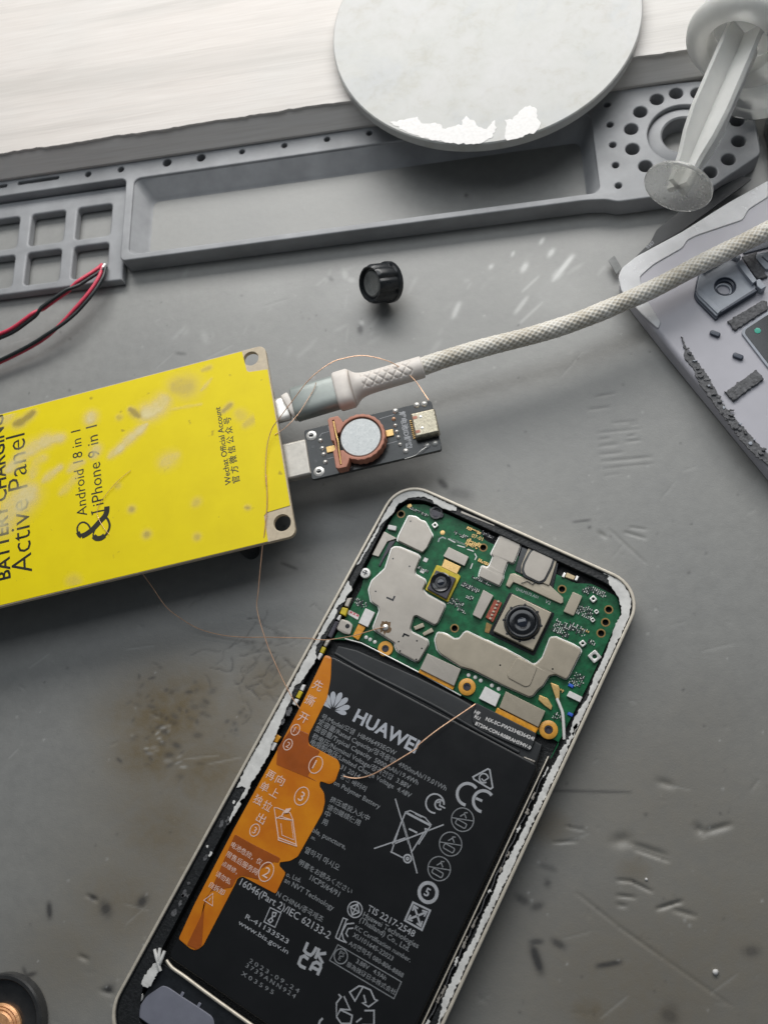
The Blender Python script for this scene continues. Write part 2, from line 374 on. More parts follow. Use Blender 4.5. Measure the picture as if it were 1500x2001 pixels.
def braid_mat():
    m, t, b = nt('braided_thread'); at = t.nodes.new('ShaderNodeAttribute'); at.attribute_name = 'thread'
    sp = t.nodes.new('ShaderNodeSeparateColor'); t.links.new(at.outputs['Color'], sp.inputs[0])
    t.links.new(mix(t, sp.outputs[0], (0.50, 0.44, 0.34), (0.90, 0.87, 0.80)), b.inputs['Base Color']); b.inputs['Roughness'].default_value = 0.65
    b.inputs['Sheen Weight'].default_value = 0.2; return m
M['braid'] = braid_mat()
def cell_mat():
    m, t, b = nt('brushed_cell'); v = coords(t); a = noise(t, v, 1.4, 6, 0.75, 1.5)
    t.links.new(ramp(t, a, [(0.3, (0.36, 0.38, 0.38)), (0.7, (0.60, 0.61, 0.60))]), b.inputs['Base Color'])
    b.inputs['Metallic'].default_value = 0.5; b.inputs['Roughness'].default_value = 0.42; bump(t, a, 0.15, 0.1, b); return m
M['cell'] = cell_mat()

# ================================================================ SETTING
bench = plate('bench_top', [(-330, -170), (220, -170), (220, 420), (-330, 420)], -12, -3.2, M['bench']); tag(bench, kind='structure', label='plain bench top under the grey repair mat')

# ---- mat with its moulded trays
mat = Thing('repair_mat', (0, 100, 0), 0, 'grey silicone repair mat with moulded trays, scuffed and stained', 'mat')
def matL(pts): return [(x, y-100) for x, y in pts]
plate('mat_base', matL([(-260, -130), (180, -130), (180, 226), (-260, 226)]), -3.2, -0.75, M['rubber'], mat)
def build_surface():
    x0, x1, y0, y1, st = -205, 125, -70, 226, 0.42
    nx, ny = int((x1-x0)/st)+1, int((y1-y0)/st)+1
    X, Y = np.meshgrid(np.linspace(x0, x1, nx), np.linspace(y0, y1, ny)); Zh = np.zeros_like(X)
    wear = np.zeros((ny, nx, 4)); wear[..., 3] = 1
    def seg(pa, pb, wd):
        a = P([pa], 0)[0]; b = P([pb], 0)[0]
        bx0, bx1 = min(a[0], b[0])-4*wd, max(a[0], b[0])+4*wd; by0, by1 = min(a[1], b[1])-4*wd, max(a[1], b[1])+4*wd
        i0, i1 = np.clip([(bx0-x0)/st, (bx1-x0)/st+2], 0, nx).astype(int); j0, j1 = np.clip([(by0-y0)/st, (by1-y0)/st+2], 0, ny).astype(int)
        sl = (slice(j0, j1), slice(i0, i1))
        if i1 <= i0 or j1 <= j0: return sl, None
        d = b-a; L2 = d@d+1e-9; t = np.clip(((X[sl]-a[0])*d[0]+(Y[sl]-a[1])*d[1])/L2, 0, 1)
        dist = np.hypot(X[sl]-a[0]-t*d[0], Y[sl]-a[1]-t*d[1]); return sl, np.exp(-(dist/wd)**2)*(1-0.5*np.abs(2*t-1)**3)
    def dent(pa, pb, wd, dep):
        sl, g = seg(pa, pb, wd)
        if g is not None: Zh[sl] -= g*dep
    def mark(pa, pb, wd, ch, s):
        sl, g = seg(pa, pb, wd)
        if g is not None: wear[sl][..., ch] = np.maximum(wear[sl][..., ch], np.clip(g*1.3, 0, 1)*s)
    def blot(p, r, ch, s, ry=None):
        c = P([p], 0)[0]; ry = ry or r
        g = np.exp(-(((X-c[0])/r)**2+((Y-c[1])/ry)**2)); wear[..., ch] = np.maximum(wear[..., ch], g*s)
    # brown flux stains, and broad blots that brown and darken the lower right
    for p, r, s in [((330, 1400), 20, .85), ((300, 1470), 16, .8), ((400, 1500), 20, .7), ((260, 1400), 14, .6), ((380, 1350), 12, .7), ((520, 1335), 12, .6), ((1075, 1613), 7, .5), ((1240, 1702), 7, .45), ((1152, 1979), 8, .6),
                    ((1306, 1979), 7, .5), ((1260, 1895), 9, .35), ((150, 1860), 20, .4), ((240, 1760), 20, .5), ((1400, 1750), 26, .25), ((1080, 1850), 20, .22), ((1420, 1500), 30, .18), ((330, 1620), 20, .6), ((1260, 1500), 9, .2), ((1330, 1900), 34, .42), ((1180, 1960), 26, .4), ((1450, 1650), 26, .3), ((1230, 1780), 20, .3), ((330, 1550), 26, .5), ((390, 1660), 24, .5), ((410, 1430), 20, .55), ((470, 1390), 16, .5), ((1350, 1750), 40, .3), ((1120, 1900), 34, .3), ((1420, 1960), 34, .35), ((1360, 1440), 24, .2), ((300, 1700), 30, .4), ((1300, 1600), 40, .3), ((1250, 1950), 40, .45), ((1450, 1850), 40, .4)]:
        blot(p, r, 0, s, r*0.8)
    # black scuffs
    for a, b, wd, s in [((1040, 1850), (1056, 1898), 1.1, .9), ((1036, 1842), (1058, 1840), .7, .7), ((1080, 1838), (1100, 1850), .9, .7), ((1166, 1888), (1212, 1880), .6, .8), ((1010, 1752), (1030, 1764), 1.0, .6),
                        ((1040, 1774), (1058, 1768), .9, .6), ((96, 1766), (98, 1792), .8, .8), ((203, 1768), (211, 1784), 1.5, .75), ((272, 1768), (284, 1755), 1.2, .8), ((205, 1936), (218, 1930), 1.0, .8),
                        ((176, 1754), (186, 1756), .8, .7), ((46, 1892), (56, 1916), .5, .6), ((48, 1908), (70, 1902), .6, .7), ((858, 938), (872, 953), .9, .8), ((880, 962), (918, 968), 1.6, .45), ((1456, 1860), (1478, 1858), 1.2, .5),
                        ((703, 636), (704, 650), .9, .9), ((640, 540), (650, 548), .6, .5), ((345, 690), (362, 692), .6, .5), ((1000, 1052), (1001, 1053), .5, .6), ((550, 1100), (580, 1112), .4, .6),
                        ((1075, 1545), (1232, 1548), .35, .55), ((1150, 1030), (1152, 1031), .5, .7), ((1120, 1020), (1152, 1016), .4, .6), ((1068, 1722), (1070, 1730), .9, .6), ((1055, 1690), (1085, 1700), .7, .4), ((910, 380), (911, 384), .6, .7), ((1303, 1995), (1310, 1975), 2, .5)]:
        mark(a, b, wd, 1, s)
    # cracked patch left of the phone
    r = np.random.default_rng(3)
    for k in range(34):
        x_, y_ = r.normal(500, 52), r.normal(1325, 55); an = r.choice([-.4, -.25, .5, 1.0, 2.6])+r.normal(0, .25); wd_ = r.uniform(.16, .34); st_ = r.uniform(.2, .75)
        for j in range(r.integers(3, 9)):
            L = r.uniform(5, 14); nx_, ny_ = x_+L*math.cos(an), y_+L*math.sin(an)
            dent((x_, y_), (nx_, ny_), wd_*1.2, .02+st_*.07); mark((x_, y_), (nx_, ny_), wd_*(1.2 if r.random() < .25 else .8), 1, st_*r.uniform(.5, 1)); x_, y_ = nx_, ny_; an += r.normal(0, .45)
    for p in ((545, 1240), (500, 1260), (470, 1395), (530, 1300), (455, 1420)):
        for j in range(7): cx, cy = p[0]+r.normal(0, 9), p[1]+r.normal(0, 7); mark((cx, cy), (cx+r.uniform(-8, 8), cy+r.uniform(-5, 5)), r.uniform(.4, .9), 1, r.uniform(.2, .55))
    for p in ((345, 1490), (290, 1465), (330, 1420), (300, 1440)):
        for j in range(4): cx, cy = p[0]+r.normal(0, 8), p[1]+r.normal(0, 6); mark((cx, cy), (cx+r.uniform(-14, 14), cy+r.uniform(-5, 5)), r.uniform(.25, .5), 2, r.uniform(.15, .4))
    for k in range(60):
        cx, cy = r.normal(330, 55), r.normal(1410, 55); mark((cx, cy), (cx+r.uniform(-14, 14), cy+r.uniform(-8, 8)), r.uniform(.3, .8), 1, r.uniform(.2, .6))
    # knife dents in the middle
    for a, b in [((1160, 775), (1200, 768)), ((1150, 800), (1190, 795)), ((1195, 826), (1245, 822)), ((1168, 846), (1250, 838)), ((1225, 852), (1240, 850)), ((1222, 863), (1250, 860)), ((1170, 872), (1205, 868)), ((1172, 888), (1215, 884)),
                 ((1176, 902), (1272, 893)), ((1175, 915), (1275, 905)), ((1178, 930), (1210, 925)), ((1168, 858), (1190, 855)), ((1230, 830), (1245, 828))]:
        dent(a, b, r.uniform(.35, .55), r.uniform(.05, .14)); mark(a, b, .25, 1, r.uniform(.1, .35))
    # dents, cuts and bits at the lower right
    for a, b, wd, dp in [((1200, 1645), (1228, 1640), 2.0, .6), ((1235, 1650), (1300, 1672), 1.0, .45), ((1240, 1660), (1305, 1683), .5, .4), ((1360, 1615), (1370, 1628), 1.3, .6), ((1380, 1625), (1425, 1612), 1.0, .5),
                         ((1205, 1720), (1232, 1722), .5, .4), ((1232, 1722), (1272, 1742), .5, .5), ((1205, 1750), (1240, 1754), .5, .4), ((1205, 1768), (1222, 1771), .6, .3), ((1284, 1776), (1330, 1762), .6, .6),
                         ((1315, 1778), (1355, 1790), .8, .4), ((1080, 1646), (1125, 1644), .4, .35), ((1105, 1615), (1140, 1622), .4, .25), ((1286, 1527), (1312, 1535), 1.2, .4), ((1126, 1745), (1210, 1812), .45, .2), ((1210, 1812), (1291, 1870), .45, .25),
                         ((1291, 1870), (1427, 1965), .45, .18), ((155, 1868), (172, 1876), .7, .4), ((198, 1936), (220, 1942), .9, .4), ((1190, 1035), (1260, 1100), .5, .2), ((1220, 1040), (1260, 1052), .5, .25), ((1230, 1030), (1262, 1035), .4, .2),
                         ((1170, 1040), (1182, 1050), .7, .3), ((1100, 1445), (1125, 1440), .4, .2), ((635, 1000), (700, 1015), .4, .15), ((170, 1750), (190, 1760), .7, .35)]:
        dent(a, b, wd*.75, dp)
    for k in range(60):
        cx, cy = r.uniform(0, 1500), r.uniform(1050, 2000); an = r.normal(0, .7); L = r.uniform(3, 26); dent((cx, cy), (cx+L*math.cos(an), cy+L*math.sin(an)), r.uniform(.25, .45), r.uniform(.04, .14))
    for k in range(160):
        cx, cy = r.uniform(0, 1500), r.uniform(560, 2000); mark((cx, cy), (cx+r.uniform(-4, 4), cy+r.uniform(-4, 4)), r.uniform(.22, .42), 1, r.uniform(.15, .6))
    # white scuffs
    for a, b, wd, s in [((1080, 548), (1118, 500), .8, .85), ((1082, 545), (1096, 528), 1.3, .6), ((1020, 530), (1028, 515), .9, .7), ((1072, 500), (1080, 488), .8, .7), ((1055, 476), (1061, 466), .6, .7), ((957, 524), (961, 518), .7, .6),
                        ((885, 620), (897, 592), .8, .55), ((1006, 612), (1030, 580), .7, .5), ((1015, 632), (1060, 590), .5, .35), ((1020, 570), (1052, 540), .5, .4), ((1000, 500), (1003, 492), .5, .6),
                        ((705, 628), (708, 634), .7, .5), ((672, 528), (676, 545), 1.0, .28), ((680, 545), (692, 550), 1.0, .3), ((396, 650), (404, 668), 1.2, .18), ((480, 590), (560, 560), 6, .10), ((640, 590), (700, 560), 5, .10), ((1050, 560), (1130, 590), 8, .12)]:
        mark(a, b, wd, 2, s)
    for k in range(46):
        cx, cy = r.uniform(300, 1250), r.uniform(520, 700); L = r.uniform(4, 40); an = -0.9+r.normal(0, .3)
        mark((cx, cy), (cx+L*math.cos(an), cy+L*math.sin(an)), r.uniform(.35, .9), 2, r.uniform(.04, .16))
    for k in range(160):
        cx, cy = r.uniform(0, 1500), r.uniform(520, 2000); mark((cx, cy), (cx+1, cy+1), r.uniform(.2, .36), 2, r.uniform(.1, .5))
    for k in range(60):
        cx, cy = r.uniform(0, 1500), r.uniform(560, 2000); an = r.uniform(-.9, .4); L = r.uniform(10, 70); mark((cx, cy), (cx+L*math.cos(an), cy+L*math.sin(an)), .22, 2, r.uniform(.05, .2)); dent((cx, cy), (cx+L*math.cos(an), cy+L*math.sin(an)), .3, .05)
    co = np.stack([X, Y-100, Zh], -1).reshape(-1, 3)*MM
    me = bpy.data.meshes.new('work_surface'); me.vertices.add(nx*ny); me.vertices.foreach_set('co', co.ravel())
    i = (np.arange(ny-1)[:, None]*nx+np.arange(nx-1)[None, :]).ravel(); q = np.stack([i, i+1, i+nx+1, i+nx], -1)
    nf = len(q); me.loops.add(nf*4); me.loops.foreach_set('vertex_index', q.ravel()); me.polygons.add(nf)
    me.polygons.foreach_set('loop_start', np.arange(nf)*4); me.polygons.foreach_set('use_smooth', np.ones(nf, bool)); me.update(calc_edges=True); me.validate()
    at = me.attributes.new('wear', 'FLOAT_COLOR', 'POINT'); at.data.foreach_set('color', np.clip(wear, 0, 1).reshape(-1))
    return link('work_surface', me, M['mat'], mat)
build_surface()
ZR = 7.0
strip_holes = [circ(x, 222, r, 14) for x, r in ((-141, 1.15), (-128.6, 1.15), (-111.3, 1.55), (-98.8, 1.55), (-83.9, 1.0), (-68.7, 1.0), (-53.6, 1.0), (-38.8, 1.0), (-24, 1.0), (-9, 1.0), (6, 1.0), (21, 1.0))]
strip_holes += [rrect(-168.2, 221.8, -152.2, 223.2, 0.65, 3), rrect(-186, 221.6, -172.3, 223.0, .65, 3)]
blk = [(36.0, 182.6), (39.0, 181.2), (66.5, 181.4), (83.6, 192), (84.2, 212), (70, 223.6), (36.6, 225.3)]
bh = [circ(40, y, 1.05, 14) for y in (219.4, 211.2, 203.1, 195.1, 187.2)]
for ang in (91, 113, 137.5, 162.5, 190, 217.5, 68, 43, 8.5, -19, -45, -70, -97):
    bh.append(circ(62.2+16.6*math.cos(math.radians(ang)), 203.3+16.6*math.sin(math.radians(ang)), 2.15, 20))
bh.append(circ(62.2, 203.8, 11.2, 40))
frame_out = [(-230, 217.8), (-127.5, 217.8), (-126.2, 216.5), (-126.2, 184.6), (-125.0, 183.3), (30, 183.3)]+blk+[(-230, 225.3)]
plate('tray_frame', matL(rnd(frame_out, 1.6)), 0, ZR, M['rubber'], mat, [matL(rrect(-123.2, 185.7, 34.2, 217.0, 2.4, 5))]+[matL(h) for h in strip_holes+bh], bev=0.5, res=3)
lo = [rrect(-123.3, 185.6, 34.3, 217.1, 2.4, 5), rrect(-123.0, 186.0, 34.0, 216.8, 2.3, 5), rrect(-119.6, 187.0, 31.6, 212.6, 2.4, 5), rrect(-118.6, 187.8, 30.8, 211.6, 2.4, 5)]
lz = [6.3, 6.1, 0.7, 0.03]
V = [(x, y-100, z) for lp, z in zip(lo, lz) for x, y in lp]; nl = len(lo[0])
mk('tray_wall', V, [(k*nl+i, k*nl+(i+1) % nl, (k+1)*nl+(i+1) % nl, (k+1)*nl+i) for k in range(3) for i in range(nl)], M['rubber'], mat, True)
cells = [rrect(x, y0, x+13, y1, 1.2, 3) for x in (-199, -181, -163.3, -145.6) for y0, y1 in ((197.4, 210.6), (181.2, 194.2))]
plate('cell_grid', matL([(-230, 178.2), (-126.6, 178.2), (-126.6, 217.6), (-230, 217.6)]), 0, 3.6, M['rubber'], mat, [matL(c) for c in cells], bev=0.8, res=3)
lathe('socket_ring', [(11.0, 0.0), (11.0, 5.2), (10.4, 5.6), (8.6, 6.3), (7.2, 6.4), (6.7, 6.0), (6.6, 0.0)], (62.2, 103.8, 0), M['rubber'], mat, seg=48, caps=False)
plate('side_tray', matL(rnd([(88, 176), (140, 176), (140, 208), (88, 208)], 2)), 0, 5, M['rubber'], mat, bev=0.9)
plate('back_rail', matL([(84.8, 216), (140, 216), (140, 225.3), (84.8, 225.3)]), 0, 6, M['rubber'], mat, bev=0.9)

# ---- wooden plank behind the mat
plank = Thing('wooden_plank', (-40, 280, -3.2), 0, 'whitewashed wooden plank with a split front edge behind the mat', 'plank')
bv = [(-200, -54.2, 0), (190, -54.2, 0), (190, 130, 0), (-200, 130, 0), (-200, -55.9, 11.6), (190, -55.9, 11.6), (190, 130, 11.6), (-200, 130, 11.6), (-200, -50.6, 17.9), (190, -50.6, 17.9), (190, 130, 17.9), (-200, 130, 17.9)]  # front face sloped outward so that it catches more light
mk('board', bv, [(3, 2, 1, 0), (0, 1, 5, 4), (4, 5, 9, 8), (8, 9, 10, 11), (1, 2, 6, 5), (5, 6, 10, 9), (2, 3, 7, 6), (6, 7, 11, 10), (3, 0, 4, 7), (7, 4, 8, 11)], M['wood'], plank)
fr = [(-200+i*1.7, -51.2+0.22*math.sin(i*0.31)+rng.normal(0, 0.13)+(0.4 if 94 < i < 100 else 0)) for i in range(230)]
plate('veneer', fr+[(190, 130.5), (-200, 130.5)], 17.92, 18.75, M['wood'], plank, bev=0.08, res=1)

# ---- round plate on the plank
ZP = 15.6
rp = Thing('round_plate', (2.6, 250.6, ZP), 0, 'big round stained pale metal plate with peeling paint, overhanging the plank', 'plate')
lathe('disc', [(0, 0), (50.2, 0), (51.0, 0.7), (51.0, 3.6), (50.6, 4.0), (0, 4.0)], (0, 0, 0), M['stained'], rp, seg=128)
def patch(pts, seed): return jag(rp.px(zT(*pts), ZP+4), 0.25, 0.8, seed)
plate('paint_flake', patch([(20, 480), (60, 472), (130, 458), (150, 485), (200, 480), (240, 500), (300, 490), (320, 455), (350, 470), (370, 495), (400, 505), (430, 470), (438, 500), (420, 540), (370, 565), (280, 562), (170, 545), (80, 512)], 1), 4.01, 4.10, M['white_part'], rp, bev=0.02, res=1)
plate('paint_flake', patch([(470, 470), (510, 460), (540, 425), (570, 412), (595, 425), (600, 470), (612, 480), (600, 510), (560, 530), (480, 550), (468, 530), (480, 500)], 2), 4.01, 4.10, M['white_part'], rp, bev=0.02, res=1)

# ---- milky plunger with thumb disc in a ring collar
ZS = 32.4
c_ring = P([(1441, 96)], ZS)[0]; c_disc = P([(1323, 368)], ZS)[0]
ax2 = (c_ring-c_disc)/np.linalg.norm(c_ring-c_disc); Ls = np.linalg.norm(c_ring-c_disc)
sy = Thing('plastic_plunger', (*c_ring, 7.0), math.atan2(ax2[1], ax2[0]), 'milky plastic plunger with cross ribs and thumb disc, in a thick ring collar', 'plunger')
ZA0 = ZS-7.0
lathe('collar', [(8.9, 6), (8.9, 2), (9.2, 0.4), (10.2, -0.4), (12.2, -0.6), (14.3, 0.2), (15.7, 1.5), (16.1, 3), (15.7, 4.5), (14.3, 5.8), (12, 6.6), (8, 6.8), (0.02, 6.9)], (0, 0, ZA0), M['milky'], sy, axis=(1, 0, 0), seg=56, caps=False)
ft = sy.px([(1482, 128)], 15)[0]
lathe('foot', [(0.02, 0), (13.5, 0), (14.2, 0.8), (14.2, 5.0), (13.2, 6.4), (9.0, 9.5), (7.0, 14), (0.02, 14.5)], (*ft, 0), M['milky'], sy, seg=48)
def fin(sgn, vert):
    pr = [(-Ls+1.0, 0), (-Ls+1.0, 3.4), (-Ls+9, 4.2), (-Ls+16, 5.8), (-Ls+24, 6.7), (-Ls+40, 6.7), (4, 6.7), (5, 6.0), (5, 0)]
    V = []; t = 0.75
    for s in (-t, t):
        for x, r in pr:
            u, v = (s, sgn*r) if vert else (sgn*r, s); V.append((x, (u-v)*.7071, (u+v)*.7071+ZA0))
    m = len(pr); Fc = [tuple(range(m)), tuple(range(2*m-1, m-1, -1))]+[(i, m+i, m+(i+1) % m, (i+1) % m) for i in range(m)]
    o = mk('plunger_fin', V, Fc, M['milky'], sy); weld(o.data)
for sg in (-1, 1):
    for vt in (0, 1): fin(sg, vt)
lathe('thumb_disc', [(0, -Ls-0.2), (9.3, -Ls-0.2), (9.6, -Ls+0.3), (9.5, -Ls+1.0), (0, -Ls+1.05)], (0, 0, ZA0), M['milky_thin'], sy, axis=(1, 0, 0), seg=48)

# ---- dark printed box at the corner
bx = P([(1490, 12)], 20)[0]
dc = Thing('printed_box', (*bx, ZP), math.radians(-14), 'dark navy box with orange and pink print beside the plastic collar', 'box')
plate('box_body', rrect(-10, -7, 34, 26, 0.6), 0, 7, M['dark_card'], dc, bev=0.4)
strokes('printed_mark', [([(5+4*math.cos(t), 0.5+3.6*math.sin(t)) for t in np.linspace(0.6, 5.6, 14)], 1.5), ([(5, 0.5), (8.8, 0.6)], 1.4)], 7.01, M['print_orange'], dc)
strokes('printed_mark', [([(-3.4, -1), (-2.6, 5)], 0.8), ([(-5.2, -0.5), (-4.2, 4)], 0.7)], 7.01, M['print_red'], dc)

# ================================================================ YELLOW PANEL
ZY = 18.0
pang = math.radians(9.3); pc = P([(548, 862)], ZY)[0]+1.7*np.array([-math.sin(pang), math.cos(pang)])
yp = Thing('activation_panel', (pc[0], pc[1], 0), pang, 'yellow labelled battery panel board on short legs, scuffed, with black lettering', 'circuit board')
W2 = 31.2
hp = yp.px([(490, 700), (551, 1021)], ZY)
holes = [circ(hp[0][0], hp[0][1], 2.35, 24), circ(hp[1][0], hp[1][1], 2.5, 24)]
plate('board', rrect(-150, -W2, 0, W2, 2.2), ZY-1.8, ZY-0.16, M['pcb_edge'], yp, holes, bev=0.12)
lab = [(-150, -W2+.5), (-8.2, -W2+.2), (-8.2, -W2+8.0), (-7.4, -W2+8.8), (-0.3, -W2+9.2), (-0.3, W2-8.6), (-6.0, W2-7.9), (-6.7, W2-7.2), (-7.2, W2-.3), (-150, W2-.3)]
plate('label_sheet', lab, ZY-0.15, ZY, M['yellow'], yp, bev=0.02, res=1)
plate('lower_board', rrect(-148, -W2+10, -1.4, W2-9.5, 2), ZY-9.4, ZY-7.8, M['pcb_black'], yp)
for x in (-18, -140):
    for y in (-W2+5, W2-5):
        lathe('leg', [(2.6, 0), (2.6, ZY-1.9)], (x, y, 0), M['black_plastic'], yp, seg=20)
for y in yp.px([(548, 800), (572, 905)], 14.5)[:, 1]:
    plate('port', rrect(-9, y-4.6, -0.9, y+4.6, 1.2), ZY-5.6, ZY-2.0, M['silver'], yp, bev=0.3)
ytxt = ZY+0.02
def ytext(body, a, b, bold=0, **k):
    q = yp.px([a, b], ZY); text('printed_text', body, q[0], q[1], ytxt, M['print_black'], yp, bold=bold, **k)
ytext('Active Panel', zJ((296, 1612))[0], zJ((196, 360))[0], ang=math.pi/2, bold=-0.004)
ytext('BATTERY CHARGING', zJ((98, 1675))[0], zJ((-20, 200))[0], ang=math.pi/2, bold=0.022)
ytext('Android 18 in 1', zJ((795, 1100))[0], zJ((716, 325))[0], ang=math.pi/2)
ytext('iPhone 9 in 1', zJ((945, 1000))[0], zJ((872, 280))[0], ang=math.pi/2)
yj = lambda *p: yp.px(zJ(*p), ZY)
amp = [([(745, 1296), (712, 1265), (706, 1215), (730, 1176), (765, 1166), (800, 1185), (822, 1222), (812, 1258)], .75), ([(745, 1293), (790, 1272), (850, 1225), (905, 1165), (955, 1110), (972, 1070), (975, 1022)], 2.3), ([(745, 1296), (725, 1283), (710, 1255)], 1.7),
       ([(838, 1082), (900, 1066), (975, 1052)], .6), ([(848, 1286), (858, 1250), (878, 1215)], .6), ([(850, 1288), (875, 1310), (915, 1312), (955, 1290), (985, 1250), (1000, 1200), (990, 1155), (962, 1110)], .95), ([(855, 1292), (880, 1312), (920, 1310), (955, 1286)], 2.1), ([(836, 1068), (845, 1098)], .6)]
strokes('printed_ampersand', [(smooth_path(yj(*p), .4), w_*.72) for p, w_ in amp], ytxt, M['print_black'], yp)
ytext('Wechat Official Account', (452, 946), (428, 795), ang=math.pi/2, bold=0.012)
ytext('官 方 微 信 公 众 号', (468, 942), (446, 815), ang=math.pi/2, bold=0.012)
def residue():
    """thin uneven film of old adhesive on the label"""
    st = 0.45; xs = np.arange(-96, -6, st); ys = np.arange(-W2+1, W2-1, st); X, Y = np.meshgrid(xs, ys); A = np.zeros(X.shape+(4,)); A[..., 3] = 1
    z3 = zz(0, 480, 3)
    def ln(pts, wd, ch, s_):
        q = smooth_path(yp.px(pts, ZY), 1.0)
        for i in range(len(q)-1):
            a, b = q[i], q[i+1]; d = b-a; t = np.clip(((X-a[0])*d[0]+(Y-a[1])*d[1])/(d@d+1e-9), 0, 1)
            w_ = wd*(0.55+0.45*math.sin(math.pi*(i+1)/len(q)))*(1+.25*math.sin(i*1.7))
            A[..., ch] = np.maximum(A[..., ch], np.clip(1.25*np.exp(-(np.hypot(X-a[0]-t*d[0], Y-a[1]-t*d[1])/w_)**2), 0, 1)*s_)
    for p, wd, s_ in ((z3((850, 985), (910, 960), (970, 900)), 2.6, .85), (z3((680, 1215), (760, 1135), (860, 1050)), 1.3, .8), (zJ((80, 690), (220, 560), (340, 470), (480, 410), (560, 400)), 2.0, .7), (zJ((30, 1160), (100, 1060), (200, 960), (300, 880)), 3.6, .75), (zJ((40, 1200), (60, 1100)), 3.0, .6),
                      (zJ((300, 750), (330, 620), (400, 580)), 1.6, .35), (zJ((400, 790), (470, 730), (550, 670)), 1.2, .6), (zJ((640, 690), (700, 640), (760, 620)), 1.3, .5), (zJ((830, 200), (832, 220)), 1.6, .9), (zJ((1000, 570), (1100, 480), (1200, 400)), 1.2, .5), (zJ((860, 560), (880, 500)), 1.4, .5), (zJ((20, 190), (60, 200)), 2.5, .5),
                      (z3((1180, 850), (1240, 780)), .6, .35), (z3((1000, 960), (1180, 930)), .5, .3), (zJ((560, 900), (640, 820), (700, 740)), 1.2, .3), ([(320, 905), (345, 890)], 2.0, .35)):
        ln(p, wd, 0, s_)
    for p, wd, s_ in ((zJ((140, 270), (200, 250), (300, 170)), 1.5, .75), (z3((765, 960), (815, 1000)), 1.0, .7), (z3((1040, 825), (1090, 825)), 3.4, .4), (z3((695, 1005), (705, 1008)), .8, .5), (z3((1150, 675), (1160, 670)), .8, .5), (z3((1190, 730), (1230, 715)), .7, .45), (zY((660, 447), (664, 449)), 1.0, .55), (zY((592, 333), (596, 335)), .9, .55), (zY((886, 457), (890, 459)), .9, .45),
                      (zY((1230, 245), (1238, 252)), .9, .55), (zY((880, 310), (890, 300)), 1.1, .3), (zY((530, 228), (534, 231)), .8, .35), (zY((320, 655), (340, 660)), 1.5, .25), (zY((1110, 325), (1120, 328)), .6, .6), (z3((1440, 1050), (1480, 1020)), 1.2, .35), (z3((1400, 980), (1420, 1000)), 1.5, .25), (z3((1310, 970), (1350, 935)), .8, .6), (zY((1255, 40), (1260, 44)), .7, .5)):
        ln(p, wd, 1, s_)
    ny, nx = X.shape; me = bpy.data.meshes.new('adhesive_film'); co = np.stack([X, Y, np.full(X.shape, ZY+.09)], -1).reshape(-1, 3)*MM
    i = (np.arange(ny-1)[:, None]*nx+np.arange(nx-1)[None, :]).ravel(); q = np.stack([i, i+1, i+nx+1, i+nx], -1)
    m_ = A[..., :2].max(-1).ravel(); keep = m_[q].max(1) > 0.02; q = q[keep]; used = np.unique(q); rem = np.full(nx*ny, -1); rem[used] = np.arange(len(used))
    me.from_pydata(co[used].tolist(), [], rem[q].tolist()); at = me.attributes.new('film', 'FLOAT_COLOR', 'POINT'); at.data.foreach_set('color', A.reshape(-1, 4)[used].ravel())
    m, t, b = nt('adhesive_film'); at = t.nodes.new('ShaderNodeAttribute'); at.attribute_name = 'film'; sp = t.nodes.new('ShaderNodeSeparateColor'); t.links.new(at.outputs['Color'], sp.inputs[0])
    v = coords(t); n_ = noise(t, v, 0.16, 5, 0.65)
    mx = t.nodes.new('ShaderNodeMath'); mx.operation = 'MAXIMUM'; t.links.new(sp.outputs[0], mx.inputs[0]); t.links.new(sp.outputs[1], mx.inputs[1])
    al = t.nodes.new('ShaderNodeMath'); al.operation = 'MULTIPLY'; t.links.new(mx.outputs[0], al.inputs[0]); t.links.new(ramp(t, n_, [(0.25, (0.45,)*3), (0.6, (1,)*3)]), al.inputs[1])
    t.links.new(al.outputs[0], b.inputs['Alpha']); t.links.new(mix(t, sp.outputs[1], (0.92, 0.80, 0.42), (0.22, 0.14, 0.015)), b.inputs['Base Color']); b.inputs['Roughness'].default_value = 0.5
    link('adhesive_film', me, m, yp)
residue()

# ================================================================ ADAPTER
ZA = 14.6
aa = P(zM((165, 290), (1300, 5)), ZA); aang = math.atan2(*(aa[1]-aa[0])[::-1]); ab = P(zM((225, 735), (1445, 470)), ZA); aang = (aang+math.atan2(*(ab[1]-ab[0])[::-1]))/2
ac = (aa[0]+ab[0])/2
ad = Thing('adapter_board', (ac[0], ac[1], ZA-1.2), aang, 'small black adapter board with coin cell, plugged into the yellow panel', 'circuit board')
ax = lambda pts, z=ZA: ad.px(zM(*pts), z)
e = ax([(150, 300), (225, 735), (1300, 5), (1445, 470)])
hw = (e[0][1]-e[1][1]+e[2][1]-e[3][1])/4; LA = (e[2][0]+e[3][0])/2
plate('board', rrect(0, -hw, LA, hw, 0.8), 0, 1.2, M['pcb_black'], ad)
plug = ax([(5, 410), (140, 370), (210, 695), (65, 735)])
py0, py1 = plug[:, 1].min()+.2, plug[:, 1].max()-.2
plate('plug_shell', rrect(plug[:, 0].min()-4, py0, 0.2, py1, 0.6), -1.0, 1.9, M['plug_tin'], ad, bev=0.6)
cc = ax([(675, 345)], ZA+3.4)[0]
rc = 5.95
x_l = cc[0]-8.5
hold = [(cc[0]+(7.15+0.1*math.cos(24*t))*math.cos(t), cc[1]+(7.15+0.1*math.cos(24*t))*math.sin(t)) for t in np.radians(np.arange(-126, 127, 3))]
